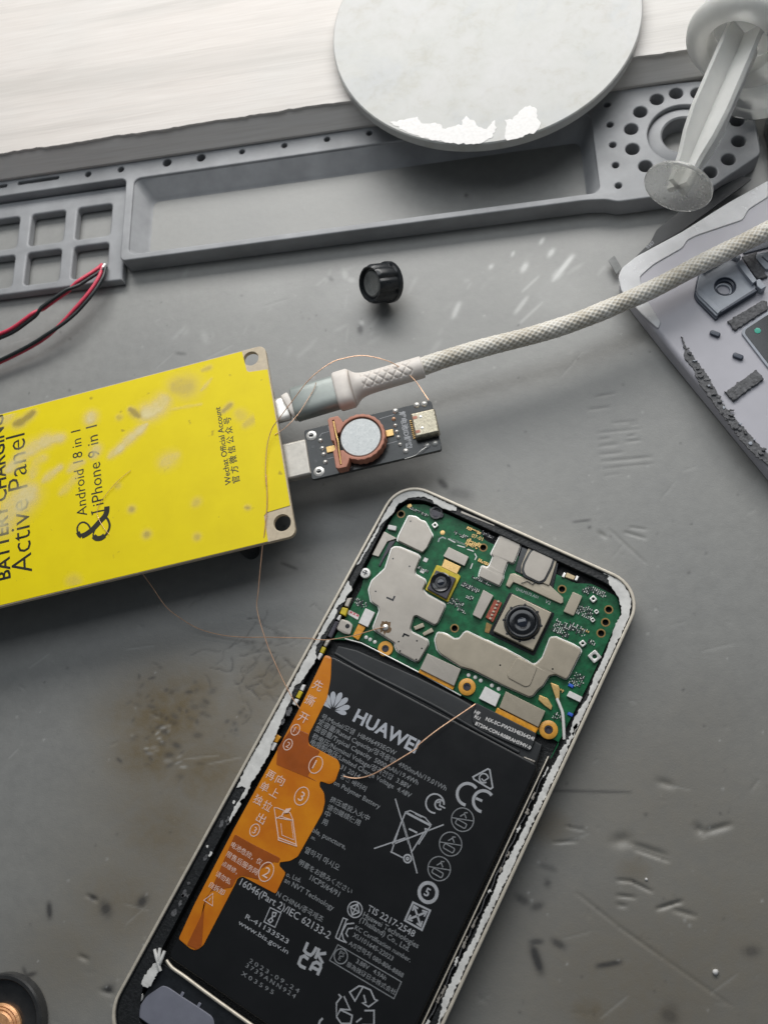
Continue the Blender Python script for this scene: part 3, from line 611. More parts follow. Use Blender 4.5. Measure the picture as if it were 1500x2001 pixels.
hold = hold+[(cc[0]-4.7, cc[1]+7.0), (cc[0]-5.4, cc[1]+8.2), (x_l+.6, cc[1]+8.2), (x_l, cc[1]+7.6), (x_l, cc[1]+1.0), (x_l+.8, cc[1]+.6), (x_l+.8, cc[1]-2.0), (x_l, cc[1]-2.4), (x_l, cc[1]-7.6), (x_l+.6, cc[1]-8.2), (cc[0]-5.4, cc[1]-8.2), (cc[0]-4.7, cc[1]-7.0)]
well = [(cc[0]+(rc+.25)*math.cos(t), cc[1]+(rc+.25)*math.sin(t)) for t in np.radians(np.arange(-152, 153, 4))]+[(x_l+2.1, cc[1]+2.7), (x_l+1.8, cc[1]+7.2), (x_l+1.3, cc[1]+7.2), (x_l+1.3, cc[1]-7.2), (x_l+1.8, cc[1]-7.2), (x_l+2.1, cc[1]-2.7)]
plate('cell_holder', hold, 1.2, 4.7, M['holder'], ad, [well], bev=0.2)
lathe('coin_cell', [(0, 1.4), (rc-.2, 1.4), (rc, 1.6), (rc, 4.2), (rc-.25, 4.45), (0, 4.45)], (*cc, 0), M['cell'], ad, seg=56)
tube('contact_spring', smooth_path([(x_l+1.6, cc[1]-6.9, 4.3), (x_l+1.75, cc[1]-2.5, 4.5), (x_l+1.9, cc[1], 4.6), (x_l+1.7, cc[1]+2.5, 4.5), (x_l+1.55, cc[1]+6.9, 4.3)], .5), 0.28, M['gold'], ad, seg=8)
for p in ([(905, 290), (970, 282), (985, 340), (920, 355)], [(362, 440), (455, 418), (465, 480), (375, 500)]):
    q = ax(p); plate('solder_tab', rrect(q[:, 0].min(), q[:, 1].min()+.1, q[:, 0].max(), q[:, 1].max()-.1, .2), 1.2, 1.7, M['gold'], ad)
def dome(p, r, name='solder_joint', mat_='silver', hole=False):
    c = ax([p])[0]
    pr = [(r, 1.2), (r*.95, 1.35), (r*.6, 1.6), (r*.5, 1.62), (r*.32, 1.45), (0, 1.4)] if hole else [(r, 1.2), (r*.92, 1.45), (r*.6, 1.75), (0.02, 1.9)]
    return lathe(name, pr, (*c, 0), M[mat_], ad, seg=20)
for p in ((227, 335), (297, 665)):
    o = dome(p, 1.6, hole=True); c = ax([p])[0]; plate('peg', rrect(c[0]-.7, c[1]-.22, c[0]+.7, c[1]+.22, .2), 1.45, 1.75, M['black_plastic'], ad)
for p in ((310, 380), (327, 452), (340, 507), (355, 578)): dome(p, 0.72)
for p in ((240, 437), (270, 567)): lathe('via', [(0.55, 1.2), (0.55, 1.23), (0.02, 1.23)], (*ax([p])[0], 0), M['lens'], ad, seg=14)
for k, p in enumerate(((995, 110), (980, 183), (995, 243), (1008, 300), (1022, 350), (1038, 418), (1090, 477))): dome(p, 0.85 if k in (0, 6) else 0.62, mat_='silver' if k != 1 else 'copper')
def aline(pts, wd=0.18): strokes('silkscreen_line', [(ax(pts), wd)], 1.21, M['print'], ad)
aline([(400, 245), (385, 250), (415, 385), (428, 390)], .25); aline([(450, 520), (480, 660), (598, 625), (595, 610)], .25)
aline([(390, 295), (320, 315), (300, 345)], .12); aline([(850, 180), (985, 140)], .12); aline([(915, 412), (1010, 385)], .12); aline([(375, 545), (445, 530)], .12)
q = ax([(1032, 118), (1118, 452)]); text('silkscreen_text', '解电池ID解密', q[0]+np.array([0, 0]), q[1], 1.21, M['print'], ad, bold=0.02, ang=-math.pi/2)
s = ax([(1120, 140), (1350, 60), (1410, 280), (1165, 370)], ZA+3)
sk = plate('usb_socket', rrect(s[:, 0].min()+.4, s[:, 1].min()+.6, LA+.5, s[:, 1].max()-.6, .5), 0.9, 4.1, M['socket'], ad, [], bev=0.55)
sx0, sx1, sy0, sy1 = s[:, 0].min()+.4, LA+.5, s[:, 1].min()+.6, s[:, 1].max()-.6
for yy in (sy0+1.6, sy1-1.6): plate('socket_latch', rrect(sx0+.5, yy-.45, sx0+1.8, yy+.45, .1), 4.11, 4.16, M['holder'], ad, bev=0.02)
for k in range(10): plate('socket_pin', rrect(sx0-.7, sy0+.9+k*.62, sx0+.1, sy0+1.15+k*.62, .05), 1.2, 1.7, M['gold'], ad, bev=.05)
for p in ((1190, 55), (1260, 45), (1285, 425), (1355, 405)): dome(p, 0.95)
for p in ((1225, 160), (1240, 262)): lathe('socket_rivet', [(0.45, 4.12), (0.3, 4.2), (.01, 4.2)], (*ax([p], ZA+3)[0], 0), M['silver'], ad, seg=12)
jw = ax([(1285, 445), (1230, 485), (1180, 520), (1080, 550)]); tube('jumper_wire', smooth_path(np.c_[jw, [1.9, 2.2, 1.7, 1.4]], .4), 0.09, M['silver'], ad, seg=6)

# ================================================================ CABLE
ZC = 14.4
cb = Thing('usb_cable', (*P([(690, 768)], ZC)[0], ZC), 0, 'beige braided cable with grey metal plug, crossing over the grey cover', 'cable')
def c3(*p): return cb.px3(p)
def sec_tube(name, a, b, ra, rb, mat_, n=14, seg=32, ends=0.35, ysc=0.62, disp=None):
    a, b = np.array(a), np.array(b); L = np.linalg.norm(b-a); ts = np.linspace(0, 1, n); rr = ra+(rb-ra)*ts
    rr[0] = rr[0]-ends; rr[-1] = rr[-1]-ends; ts = np.r_[0, 0.02, ts[2:-2], 0.98, 1]
    return tube(name, a[None]+(b-a)[None]*ts[:, None], rr, mat_, cb, seg, disp, ysc)
def plug_body(name, a, b, hw_, hh, mat_, edge=0.4):
    """flattened rounded body along a->b"""
    a, b = np.array(a), np.array(b); d = b-a; L = np.linalg.norm(d); d = d/L; S = np.array([-d[1], d[0], 0]); S /= np.linalg.norm(S); U = np.cross(d, S)
    sec = [(math.copysign(abs(math.cos(t))**0.55, math.cos(t)), math.copysign(abs(math.sin(t))**0.7, math.sin(t))) for t in np.linspace(0, 2*math.pi, 36, endpoint=False)]
    V = []; Fc = []; st = [(0, 1-edge/hw_), (edge*.4, 1-edge*.3/hw_), (edge, 1), (L-edge, 1), (L-edge*.4, 1-edge*.3/hw_), (L, 1-edge/hw_)]
    for x, k in st:
        for u, v in sec: V.append(a+d*x+S*(u*(hw_-(1-k)*hw_))+U*(v*(hh-(1-k)*hw_)))
    m = len(sec)
    for k in range(len(st)-1):
        for i in range(m): j = (i+1) % m; Fc.append((k*m+i, k*m+j, (k+1)*m+j, (k+1)*m+i))
    Fc.append(tuple(reversed(range(m)))); Fc.append(tuple((len(st)-1)*m+i for i in range(m)))
    o = mk(name, V, Fc, mat_, cb, True); weld(o.data); autosmooth(o.data, 40); return o
p0, p1, p2, p3, p4, p5 = c3((548, 802, ZC), (566, 797, ZC), (574, 792, ZC), (660, 766, ZC), (690, 757, ZC), (826, 717, ZC))
plug_body('connector_tip', p0+(p0-p1)*1.2, p1, 4.0, 1.4, M['silver'])
plug_body('plug_collar', p1-(p2-p1)*.4, p2+(p3-p2)*.02, 4.6, 2.6, M['white_plastic'])
plug_body('plug_housing', p2, p3, 5.3, 3.1, M['alu'])
plug_body('plug_cap', p3-(p4-p3)*.15, p4, 6.0, 3.7, M['white_plastic'], 0.9)
# strain relief: flares from the cap, carries a lattice of raised diamonds
Ls_ = np.linalg.norm(p5-p4)
def lat(th, s):
    u = (s-3.0)/2.9; band = ((s > 3.2) & (s < Ls_-3.2)).astype(float)
    tt = (th-math.pi/2); d1 = np.abs(((u+tt/1.0+.25) % 1)-.5); d2 = np.abs(((u-tt/1.0+.25) % 1)-.5)
    side = (np.abs(tt) < 0.85).astype(float)
    return -0.42*band*side*np.exp(-(np.minimum(0.5-d1, 0.5-d2)/0.10)**2)+0.25*band*side*np.exp(-((0.5-np.maximum(0, np.minimum(d1, d2)))/0.3)**2)*0
ns = 120; ts = np.linspace(0, 1, ns); rr = 3.35+2.2*np.exp(-ts*Ls_/1.6); rr[-1] -= .4; rr[-2] -= .12
tube('strain_relief', p4[None]+(p5-p4)[None]*ts[:, None], rr, M['white_plastic'], cb, 72, lat, 0.95)
cp = c3((818, 719, ZC), (870, 701, ZC+.4), (950, 678, ZC+.6), (1040, 655, ZC+.3), (1120, 630, ZC), (1200, 598, ZC), (1280, 562, ZC+.2), (1360, 520, ZC+.3), (1440, 480, ZC+.3), (1520, 440, ZC), (1600, 400, ZC-2))
path = smooth_path(cp, 0.21)
RB = 2.62
def braid(th, s):
    u = th*11/(2*math.pi); v = s/1.9
    a = np.cos(math.pi*(u+v))**2; b = np.cos(math.pi*(u-v))**2
    return 0.16*np.maximum(a, b)-0.14+0.10*a*b+0.05*np.sin(s*.37+1.3*np.sin(s*.11))+0.03*np.sin(s*1.9+3*th)
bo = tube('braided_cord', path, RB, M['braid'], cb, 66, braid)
sl = np.r_[0, np.cumsum(np.linalg.norm(np.diff(path, axis=0), axis=1))]; thv = np.arange(66)*2*math.pi/66
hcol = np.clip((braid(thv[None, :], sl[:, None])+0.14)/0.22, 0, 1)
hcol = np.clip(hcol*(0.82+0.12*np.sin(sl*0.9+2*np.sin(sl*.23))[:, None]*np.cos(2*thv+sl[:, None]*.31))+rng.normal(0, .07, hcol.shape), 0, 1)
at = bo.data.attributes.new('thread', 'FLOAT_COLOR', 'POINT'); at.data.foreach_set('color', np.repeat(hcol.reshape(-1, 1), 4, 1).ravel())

# ================================================================ PHONE
PH = (0.2, 75.9, 0.0); PA = math.radians(-30.0913)
ph = Thing('opened_phone', PH, PA, 'opened phone with its green board and black battery exposed, lying on the mat', 'phone')
HWP, LP, RC = 37.5, 164.0, 9.2
def prect(ins, top=0.0, r=None): return rrect(-HWP-0.5+ins, -LP+ins, HWP-ins, -ins, (r or RC)-ins*0.8, 10)
plate('rim', prect(0), 0.6, 8.0, M['rim'], ph, [prect(0.80)], bev=0.22, res=2)
plate('gasket', prect(0.82), 0.4, 7.45, M['black_plastic'], ph, [prect(1.06)], bev=0.08)
plate('back_shell', prect(0.2), 0.0, 3.9, M['dark_floor'], ph, bev=0.3)
def ledge(out, inn): return plate('ledge', out, 3.9, 7.15, M['dark_floor'], ph, [inn], bev=0.15)
li = [(-35.6, -10), (-34, -5.5), (-29, -3.0), (28, -3.2), (33.0, -4.8), (34.9, -9), (34.9, -60), (34.3, -150), (30, -158), (-30, -158), (-33.4, -150), (-34.4, -60)]
ledge(prect(1.08), rnd(li, 2.5))
def pl(pts, z): return ph.px(pts, z)
zg = 7.25
def glue(pts, seed, amp=0.10): return plate('adhesive_residue', jag(pts, amp, 0.45, seed), 7.16, 7.50, M['glue'], ph, bev=0.1, res=1)
XO = HWP-1.06
XL = HWP+0.5-1.06
def clampx(q): return [(max(-XL, min(XO, x)), min(-0.98, y)) for x, y in q]
g1 = clampx(pl(zA((345, 815), (420, 660), (520, 500), (620, 340), (700, 210), (780, 140), (870, 115), (960, 130), (1100, 190), (1280, 275), (1270, 320), (1215, 320), (1150, 300), (1070, 255), (1040, 215), (960, 190), (880, 200), (830, 205), (780, 240), (730, 270), (700, 330), (650, 390), (590, 440), (540, 540), (500, 600), (460, 680), (420, 740), (385, 805)), zg))
glue(g1, 11)
g2in = pl(zQ((950, 20), (880, 90), (850, 180), (780, 230), (720, 290), (730, 340), (690, 430), (600, 560), (560, 640), (510, 690), (480, 780), (430, 830), (420, 950), (440, 1000), (400, 1090), (340, 1160), (270, 1260), (200, 1370), (120, 1420), (90, 1500), (80, 1580), (20, 1700))+zS((800, 60), (790, 120), (740, 200), (660, 340), (590, 440), (550, 560), (480, 620), (490, 650), (420, 770), (370, 850)), zg)
g2out = pl(zS((365, 820), (420, 680), (480, 590), (540, 480), (500, 460), (440, 480), (480, 390)), zg)
glue([tuple(q) for q in g2in]+[tuple(q) for q in g2out]+[(-XL, g2out[-1][1]+2), (-XL, g2in[0][1]+2.0)], 12)
g3in = pl(zB((1150, 590), (1155, 650), (1190, 690), (1230, 750), (1250, 820), (1250, 880), (1200, 980), (1170, 1080), (1130, 1180), (1090, 1270), (1040, 1370), (1000, 1500), (990, 1540), (950, 1590), (890, 1690), (870, 1740), (850, 1800)), zg)
g3out = [(XO, g3in[-1][1]-1), (XO, -11), (XO, -9.2), (XO-0.6, -6.2), (XO-2.4, -3.2), (XO-5.2, -1.4), (XO-8.2, -0.98), (XO-11, -0.98)]
glue([tuple(q) for q in g3in]+g3out, 13)
g4in = pl(zG((1400, 250), (1370, 320), (1290, 450), (1250, 530), (1190, 640), (1130, 770), (1080, 880), (1010, 1040), (940, 1180), (860, 1330), (780, 1500))+zE((1380, 500), (1290, 700), (1210, 890), (1150, 990), (1060, 1180), (1000, 1300), (960, 1490)), zg)
g4 = [tuple(q) for q in g4in]+[(XO, g4in[-1][1]-3)]+[(XO, g4in[0][1])]
glue(g4, 14, 0.15)
# battery bay floor, metal lips
def ribbon(name, pts, z0, z1, wd, mat_, parent=None):
    q = np.array(pts, float); T = np.gradient(q, axis=0); T /= np.linalg.norm(T, axis=1)[:, None]; N_ = np.c_[-T[:, 1], T[:, 0]]*wd/2
    return plate(name, list(map(tuple, q+N_))+list(map(tuple, (q-N_)[::-1])), z0, z1, mat_, parent or ph, bev=min(.12, wd*.3), res=1)
ZB = 5.6
bt = pl(zA((130, 1500), (370, 1505), (560, 1590), (900, 1790))+zC((1200, 240), (1480, 395))+zB((110, 1575), (600, 1820), (770, 1880)), ZB)
board_out = [(-35.0, -11), (-33.2, -6.0), (-28, -3.6), (-10, -3.6), (-8, -6.0), (20, -6.4), (24, -4.6), (31.5, -5.0), (34.2, -9), (34.3, -30), (33.6, -52.0)]+[tuple(q) for q in bt[::-1]]+[(-33.0, bt[0][1]+.6), (-33.0, -34), (-34.6, -28)]
# mounting holes of the board
hpx = zB((790, 685), (1155, 845), (1130, 945), (1095, 1030), (175, 360))+zA((1255, 1395), (765, 350))
pcb = plate('logic_board', rnd(board_out, 1.0), 4.7, ZB, M['pcb'], ph, [circ(*c, 0.85, 14) for c in pl(hpx, ZB)], bev=0.1)
for c in pl(hpx, ZB): 
    lathe('hole_ring', [(0.86, ZB-.3), (0.86, ZB+.04), (1.2, ZB+.04), (1.22, ZB)], (*c, 0), M['brown_flex'], pcb, seg=18, caps=False)
ribbon('plate_edge', pl(zA((250, 1490), (400, 1530), (700, 1680), (930, 1800))+zC((1250, 270), (1500, 410)), 6.2), 5.0, 6.2, 0.35, M['silver'])
# shields
def shield(pts, z1, mat_='shield', name='shield', r=0.4, bev=0.2):
    o = plate(name, rnd(pl(pts, z1), r), ZB, z1, M[mat_], pcb, bev=bev, res=2)
    plate('shield_flange', rnd(pl(pts, ZB+.3), r), ZB, ZB+.3, M['silver'], pcb, bev=.05, res=1, grow=.28); return o
ZSH = 6.9
shield(zA((835, 365), (900, 375), (945, 410), (985, 420), (1030, 500), (1055, 545), (1000, 660), (960, 700), (730, 590), (745, 545)), ZSH)
shield(zA((680, 665), (710, 650), (760, 655), (920, 720), (940, 745), (890, 870), (895, 900), (985, 950), (990, 980), (960, 1040), (1000, 1085), (1165, 1175), (1165, 1205), (1100, 1345), (1070, 1365), (905, 1275), (880, 1285), (845, 1400), (860, 1430), (1010, 1505), (1015, 1545), (930, 1690), (900, 1700), (735, 1610), (710, 1565), (710, 1530), (520, 1410), (510, 1385), (570, 1230), (555, 1190), (490, 1150), (470, 1040), (500, 960), (620, 850)), ZSH)
s3 = zA((1180, 1450), (1150, 1440), (1100, 1435), (1075, 1500), (1095, 1590), (1130, 1630))+zB((0, 1292), (90, 1315), (160, 1350), (340, 1440), (530, 1525), (560, 1520), (600, 1470), (640, 1440), (690, 1360), (740, 1350), (820, 1390), (840, 1370), (940, 1170), (930, 1150), (880, 1120), (740, 1060), (700, 1065), (640, 1220), (590, 1270), (560, 1275), (470, 1220), (340, 1150), (290, 1130), (210, 1090), (190, 1085), (45, 1015))+zA((1340, 1440), (1300, 1490), (1250, 1495))
shield(s3, ZSH, 'shield_tan')
plate('embossed_pad', rnd(pl(zB((440, 1215), (600, 1290), (540, 1440), (500, 1450), (370, 1380), (360, 1350)), 7.1), .8), ZSH+.002, 7.15, M['shield_tan'], pcb, bev=0.12)
shield(zB((310, 262), (345, 265), (460, 320), (465, 350), (420, 465), (405, 485), (365, 470), (330, 570), (330, 600), (300, 660), (140, 585), (150, 545), (165, 505), (205, 520), (225, 500), (255, 430), (235, 410)), 6.6, r=.3, name='sensor_plate')
# print and vent dots on the shields
def dots(pts, z, r=0.24):
    for c in pl(pts, z): lathe('vent_dot', [(r, z), (r, z+.03), (0.01, z+.03)], (*c, 0), M['lens'], pcb, seg=10)
dots(zA((852, 415), (692, 757), (842, 828), (533, 1057), (743, 1518), (910, 1510), (955, 1580), (757, 1603), (905, 1680))+zB((307, 1280), (717, 1310)), ZSH)
for pts in (((632, 1112), (690, 1138), (708, 1100)), ((780, 1475), (795, 1448), (840, 1468))):
    strokes('printed_corner_mark', [(pl(zA(*pts), ZSH), 0.5)], ZSH, M['lens'], pcb)
sp = pl(zA((622, 1388)), ZSH)[0]
plate('flux_residue', jag(circ(*sp, 1.7, 20), 0.25, .3, 4), ZSH+.002, ZSH+.05, M['flux'], pcb, bev=.01, res=0)
lathe('solder_blob', [(0.95, ZSH), (0.8, ZSH+.35), (0.35, ZSH+.6), (0.01, ZSH+.65)], (*sp, 0), M['silver'], pcb, seg=12)
# earpiece speaker with its bracket
plate('earpiece_well', rnd(pl(zB((480, 345), (545, 340), (770, 450), (720, 690), (420, 545)), 5.8), .3), ZB, 5.85, M['lens'], pcb)
plate('bracket', rnd(pl(zB((385, 565), (420, 560), (480, 590), (600, 640), (690, 650), (800, 750), (800, 790), (780, 800), (690, 760), (480, 660), (410, 630), (380, 675), (350, 655)), 6.2), .15), ZB, 6.2, M['shield_tan'], pcb)
plate('earpiece_frame', rnd(pl(zB((530, 355), (755, 450), (690, 660), (470, 560), (470, 500)), 6.6), .3), 5.86, 6.6, M['shield_tan'], pcb, bev=.15)
plate('earpiece_gap', rnd(pl(zB((560, 360), (615, 365), (715, 415), (735, 450), (715, 520), (660, 625), (610, 645), (490, 590), (472, 540), (485, 480), (530, 395)), 6.7), .5), 6.601, 6.66, M['lens'], pcb, bev=.02)
plate('earpiece_cap', rnd(pl(zB((575, 375), (610, 380), (700, 430), (720, 450), (700, 510), (650, 610), (610, 630), (510, 580), (490, 540), (500, 490), (545, 400)), 6.8), .6), 6.661, 6.9, M['shield'], pcb, bev=.1)
strokes('earpiece_wire', [(pl(zB((470, 640), (520, 625), (560, 650), (590, 620)), 6.65), .25)], 6.62, M['lens'], pcb)
# main camera
cq = pl([(997.4, 1161), (1076, 1197.3), (1043.6, 1272), (963.7, 1231)], 7.6)
cx_, cy_ = cq.mean(0)
plate('camera_well', rrect(cx_-6.9, cy_-6.7, cx_+6.6, cy_+6.3, .5), ZB+.0, ZB+.1, M['lens'], pcb, bev=.02)
mc = plate('main_camera', rrect(cx_-5.9, cy_-5.75, cx_+5.9, cy_+5.75, 0.25), ZB+.1, 7.6, M['shield_tan'], ph, bev=0.2)
lc = pl(zB((480, 945)), 8.2)[0]
lathe('lens_gasket', [(5.0, 7.6), (5.0, 7.66), (0.02, 7.66)], (lc[0], lc[1], 0), M['black_plastic'], mc, seg=40)
for k in range(8):
    t = k*math.pi/4+.3; plate('gasket_tab', circ(lc[0]+5.05*math.cos(t), lc[1]+5.05*math.sin(t), .38, 8), 7.6, 7.67, M['black_plastic'], mc, bev=.02)
lathe('lens_barrel', [(4.65, 7.66), (4.65, 8.2), (4.35, 8.75), (4.0, 8.8), (3.7, 8.75), (3.4, 8.35), (2.5, 8.5), (1.9, 8.45), (1.4, 8.25), (0.9, 8.15)], (lc[0], lc[1], 0), M['lens'], mc, seg=56)
lathe('lens_glass', [(1.35, 8.28), (0.9, 8.42), (0.4, 8.48), (0.01, 8.5)], (lc[0], lc[1], 0), M['lens_glass'], mc, seg=32)
def flatq(name, pts, z0, z1, mat_, par=None, r=.15, bev=.1): return plate(name, rnd(pl(pts, z1), r), z0, z1, M[mat_], par or pcb, bev=bev)
flatq('camera_connector', zB((175, 690), (255, 735), (155, 920), (90, 885)), ZB, 6.7, 'shield')
flatq('camera_flex', zB((262, 765), (322, 792), (250, 945), (192, 905)), ZB+.05, 6.2, 'red_flex')
q = pl(zB((300, 770), (225, 930)), 6.22); 
for k in range(6):
    c = q[0]+(q[1]-q[0])*(k+.5)/6; plate('flex_part', rrect(c[0]-.35, c[1]-.25, c[0]+.35, c[1]+.25, .05), 6.2, 6.5, M['shield_tan'], pcb, bev=.05)
flatq('camera_flex_tail', zB((200, 945), (245, 965), (218, 1032), (185, 1020)), ZB, 5.75, 'brown_flex')
# second camera
q2 = pl(zA((1090, 815), (1310, 910), (1195, 1155), (985, 1040)), 6.5)
flatq('camera_shield_edge', zA((1090, 815), (1150, 830), (1290, 900), (1310, 920), (1195, 1155), (985, 1040)), ZB, 6.3, 'yellow_part', r=.3)
c2 = plate('second_camera', rnd(pl(zA((1085, 862), (1268, 935), (1180, 1130), (1002, 1033)), 7.2), .3), 6.3, 7.2, M['cam_grey'], ph, bev=.15)
l2 = pl(zA((1128, 972)), 7.5)[0]
lathe('lens_barrel', [(2.95, 7.2), (2.9, 7.45), (2.6, 7.6), (2.3, 7.5), (1.7, 7.35), (1.6, 7.45), (1.0, 7.45), (0.9, 7.3)], (*l2, 0), M['lens'], c2, seg=48)
lathe('lens_glass', [(0.95, 7.32), (.5, 7.4), (.01, 7.42)], (*l2, 0), M['lens_glass'], c2, seg=24)
flatq('second_camera_flex', zA((1162, 760), (1312, 830), (1275, 900), (1135, 832)), ZB+.3, 6.4, 'gold', r=.1)
flatq('second_camera_connector', zA((1200, 650), (1385, 740), (1345, 825), (1150, 735)), ZB, 6.7, 'shield')
# left edge parts
flatq('printed_sticker', zA((290, 1225), (385, 1275), (370, 1320), (275, 1265)), ZB, 5.7, 'white_part', r=.4, bev=.02)
q = pl(zA((288, 1262), (370, 1302)), 5.7); text('printed_text', '×××', q[0], q[1], 5.71, M['print_red'], pcb, bold=.03, ang=math.atan2(*(q[1]-q[0])[::-1]))
flatq('battery_connector', zA((440, 1210), (525, 1250), (460, 1385), (375, 1345)), ZB, 6.7, 'white_part')
flatq('orange_flex', zA((375, 1355), (440, 1385), (375, 1505), (320, 1470)), ZB, 6.3, 'kapton')
flatq('spring_contact', zA((650, 445), (725, 460), (715, 500), (640, 485)), ZB, 6.6, 'white_part')
flatq('antenna_plate', zA((610, 508), (730, 572), (640, 600), (560, 740), (500, 722)), ZB, 6.2, 'shield')
flatq('antenna_clip', zA((660, 600), (720, 590), (620, 740), (575, 830), (560, 820)), ZB, 5.9, 'cam_grey', r=.1)
def screw(c, r, z, mat_='silver', parent=None, n='screw'):
    lathe(n, [(r, ZB), (r, z-.2), (r*.9, z), (r*.55, z+.05), (r*.45, z-.25), (0.01, z-.25)], (*c, 0), M[mat_], parent or pcb, seg=24)
screw(pl(zA((437, 888)), 6.6)[0], 1.55, 6.6); sc = pl(zA((437, 888)), 6.6)[0]
strokes('screw_slot', [([(sc[0]-.7, sc[1]), (sc[0]+.7, sc[1])], .3), ([(sc[0], sc[1]-.7), (sc[0], sc[1]+.7)], .3)], 6.6, M['lens'], pcb)
flatq('screw_plate', zQ((790, 440), (900, 470), (958, 530), (918, 668), (830, 655), (735, 600), (722, 560)), ZB, 6.5, 'shield', r=.5)
c = pl(zQ((880, 545)), 6.5)[0]; lathe('screw_hole', [(.65, 6.5), (.65, 6.53), (.01, 6.53)], (*c, 0), M['lens'], pcb, seg=16)
# gold mounting rings
for p, r in ((zA((622, 1582))[0], 2.1), (zB((48, 1450))[0], 2.3), (zB((685, 1785))[0], 2.4)):
    c = pl([p], 6.0)[0]
    lathe('mount_ring', [(r, ZB), (r, 6.0), (r*.95, 6.08), (r*.48, 6.08), (r*.44, 5.7)], (*c, 0), M['ring_gold'], pcb, seg=32, caps=False)
    lathe('mount_hole', [(r*.46, 5.72), (r*.42, 6.02), (r*.30, 6.02), (r*.28, 5.75), (.01, 5.75)], (*c, 0), M['cam_grey'], pcb, seg=24)
# flex connectors by the battery
flatq('flex_connector', zC((1255, 100), (1500, 215), (1450, 340), (1200, 215)), ZB, 6.8, 'shield')
flatq('flex_edge', zC((1200, 217), (1452, 342), (1440, 368), (1188, 240)), ZB, 6.4, 'kapton', r=.1)
flatq('flex_connector', zB((350, 1485), (660, 1640), (605, 1765), (300, 1610)), ZB, 6.9, 'shield_tan')
flatq('flex_edge', zB((285, 1610), (610, 1770), (580, 1822), (260, 1662)), ZB, 6.6, 'kapton', r=.3, bev=.3)
flatq('white_box', zB((190, 1445), (310, 1510), (270, 1605), (140, 1540)), ZB, 6.7, 'white_part')
flatq('side_connector', zB((850, 1480), (950, 1530), (930, 1570), (825, 1520)), ZB, 6.4, 'white_part')
flatq('side_chip', zB((875, 705), (950, 740), (880, 895), (800, 860)), ZB, 6.4, 'shield_tan', r=.3)
flatq('cap_part', zB((830, 555), (895, 585), (880, 612), (815, 590)), ZB, 6.2, 'cream', r=.1)
for p in zB((805, 575), (905, 600)): c = pl([p], 6)[0]; plate('cap_terminal', rrect(c[0]-.4, c[1]-.75, c[0]+.4, c[1]+.75, .1), ZB, 6.1, M['silver'], pcb)
def post(p, r, h=6.3):
    c = pl([p], h)[0]; plate('test_post', rnd([(c[0]+r*math.cos(t), c[1]+r*math.sin(t)) for t in np.radians([20, 110, 200, 290])], .3), ZB, h, M['silver'], pcb, [circ(*c, r*.32, 12)], bev=.12)
for p, r in zip(zB((1035, 762), (952, 1110), (1045, 1212), (1060, 862), (1030, 926)), (1.15, 1.1, 1.9, .8, .8)): post(p, r)
post(zA((1075, 450))[0], 1.1)
# antenna coax
cx3 = pl(zB((735, 1440), (750, 1540), (775, 1600), (795, 1660), (803, 1760), (808, 1860)), 6.6)
flatq('coax_plug', zB((700, 1415), (765, 1440), (772, 1470), (770, 1545), (745, 1548), (712, 1455)), ZB, 6.5, 'gold', r=.2)
tube('coax_cable', smooth_path(np.c_[cx3[1:], [6.4, 6.5, 6.6, 6.6, 6.4]], .4), 0.42, M['white_part'], pcb, seg=10)
flatq('gold_contact', zB((615, 1512), (680, 1540), (715, 1600), (705, 1632), (660, 1600), (605, 1550)), ZB, 6.2, 'gold', r=.2)
# springs in the bay of the big shield
for pts in (((880, 1380), (965, 1345), (980, 1380), (895, 1412)), ((960, 1440), (1045, 1390), (1065, 1425), (975, 1465))):
    flatq('spring_contact', zA(*pts), ZB, 6.4, 'shield_tan', r=.15)
# solder mask rings, loops and dots
loop = pl(zA((1105, 605), (1115, 575), (1145, 560), (1175, 575)), ZB); strokes('silkscreen_arc', [(loop, .35)], ZB, M['print'], pcb)
for pts in (((1195, 575), (1260, 610)), ((1280, 635), (1350, 655)), ((1370, 670), (1430, 690)), ((1440, 710), (1455, 740), (1440, 770)), ((1420, 800), (1400, 850))):
    strokes('silkscreen_arc', [(pl(zA(*pts), ZB), .3)], ZB, M['white_part'], pcb)
for p in zA((445, 1478), (482, 1498), (525, 1520))+zB((60, 1358), (112, 1375), (155, 1400), (242, 1438), (295, 1465)):
    c = pl([p], 5.8)[0]; lathe('test_pad', [(.55, ZB), (.5, 5.75), (.25, 5.85), (.01, 5.88)], (*c, 0), M['white_part'], pcb, seg=12)
for p in zA((843, 275), (1145, 520)): c = pl([p], ZB)[0]; plate('gold_pad', circ(*c, .7, 10), ZB, ZB+.05, M['gold'], pcb, bev=.01)
for p in zB((860, 1440), (855, 1665)): c = pl([p], 6)[0]; plate('blue_chip', rrect(c[0]-.7, c[1]-.45, c[0]+.7, c[1]+.45, .1), ZB, 6.0, M['blue'], pcb)
flatq('microphone', zA((1020, 290), (1160, 345), (1140, 390), (1040, 370)), ZB, 6.3, 'cam_grey', r=.6)
c = pl(zA((1085, 335)), 6.4)[0]; lathe('screw_seat', [(1.9, ZB), (1.9, 6.4), (1.4, 6.45), (1.2, 5.8), (.01, 5.8)], (*c, 0), M['foam'], pcb, seg=22)
q = pl(zB((425, 690), (600, 760)), ZB); text('silkscreen_text', 'QHLM575.A01', q[0], q[1], ZB+.02, M['print'], pcb, ang=math.atan2(*(q[1]-q[0])[::-1]))
q = pl(zB((655, 790), (695, 808)), ZB); text('silkscreen_text', 'V2', q[0], q[1], ZB+.02, M['print'], pcb)
q = pl(zI((900, 520), (1060, 580)), ZB); text('silkscreen_text', '07-01', q[0], q[1], ZB+.02, M['gold'], pcb)
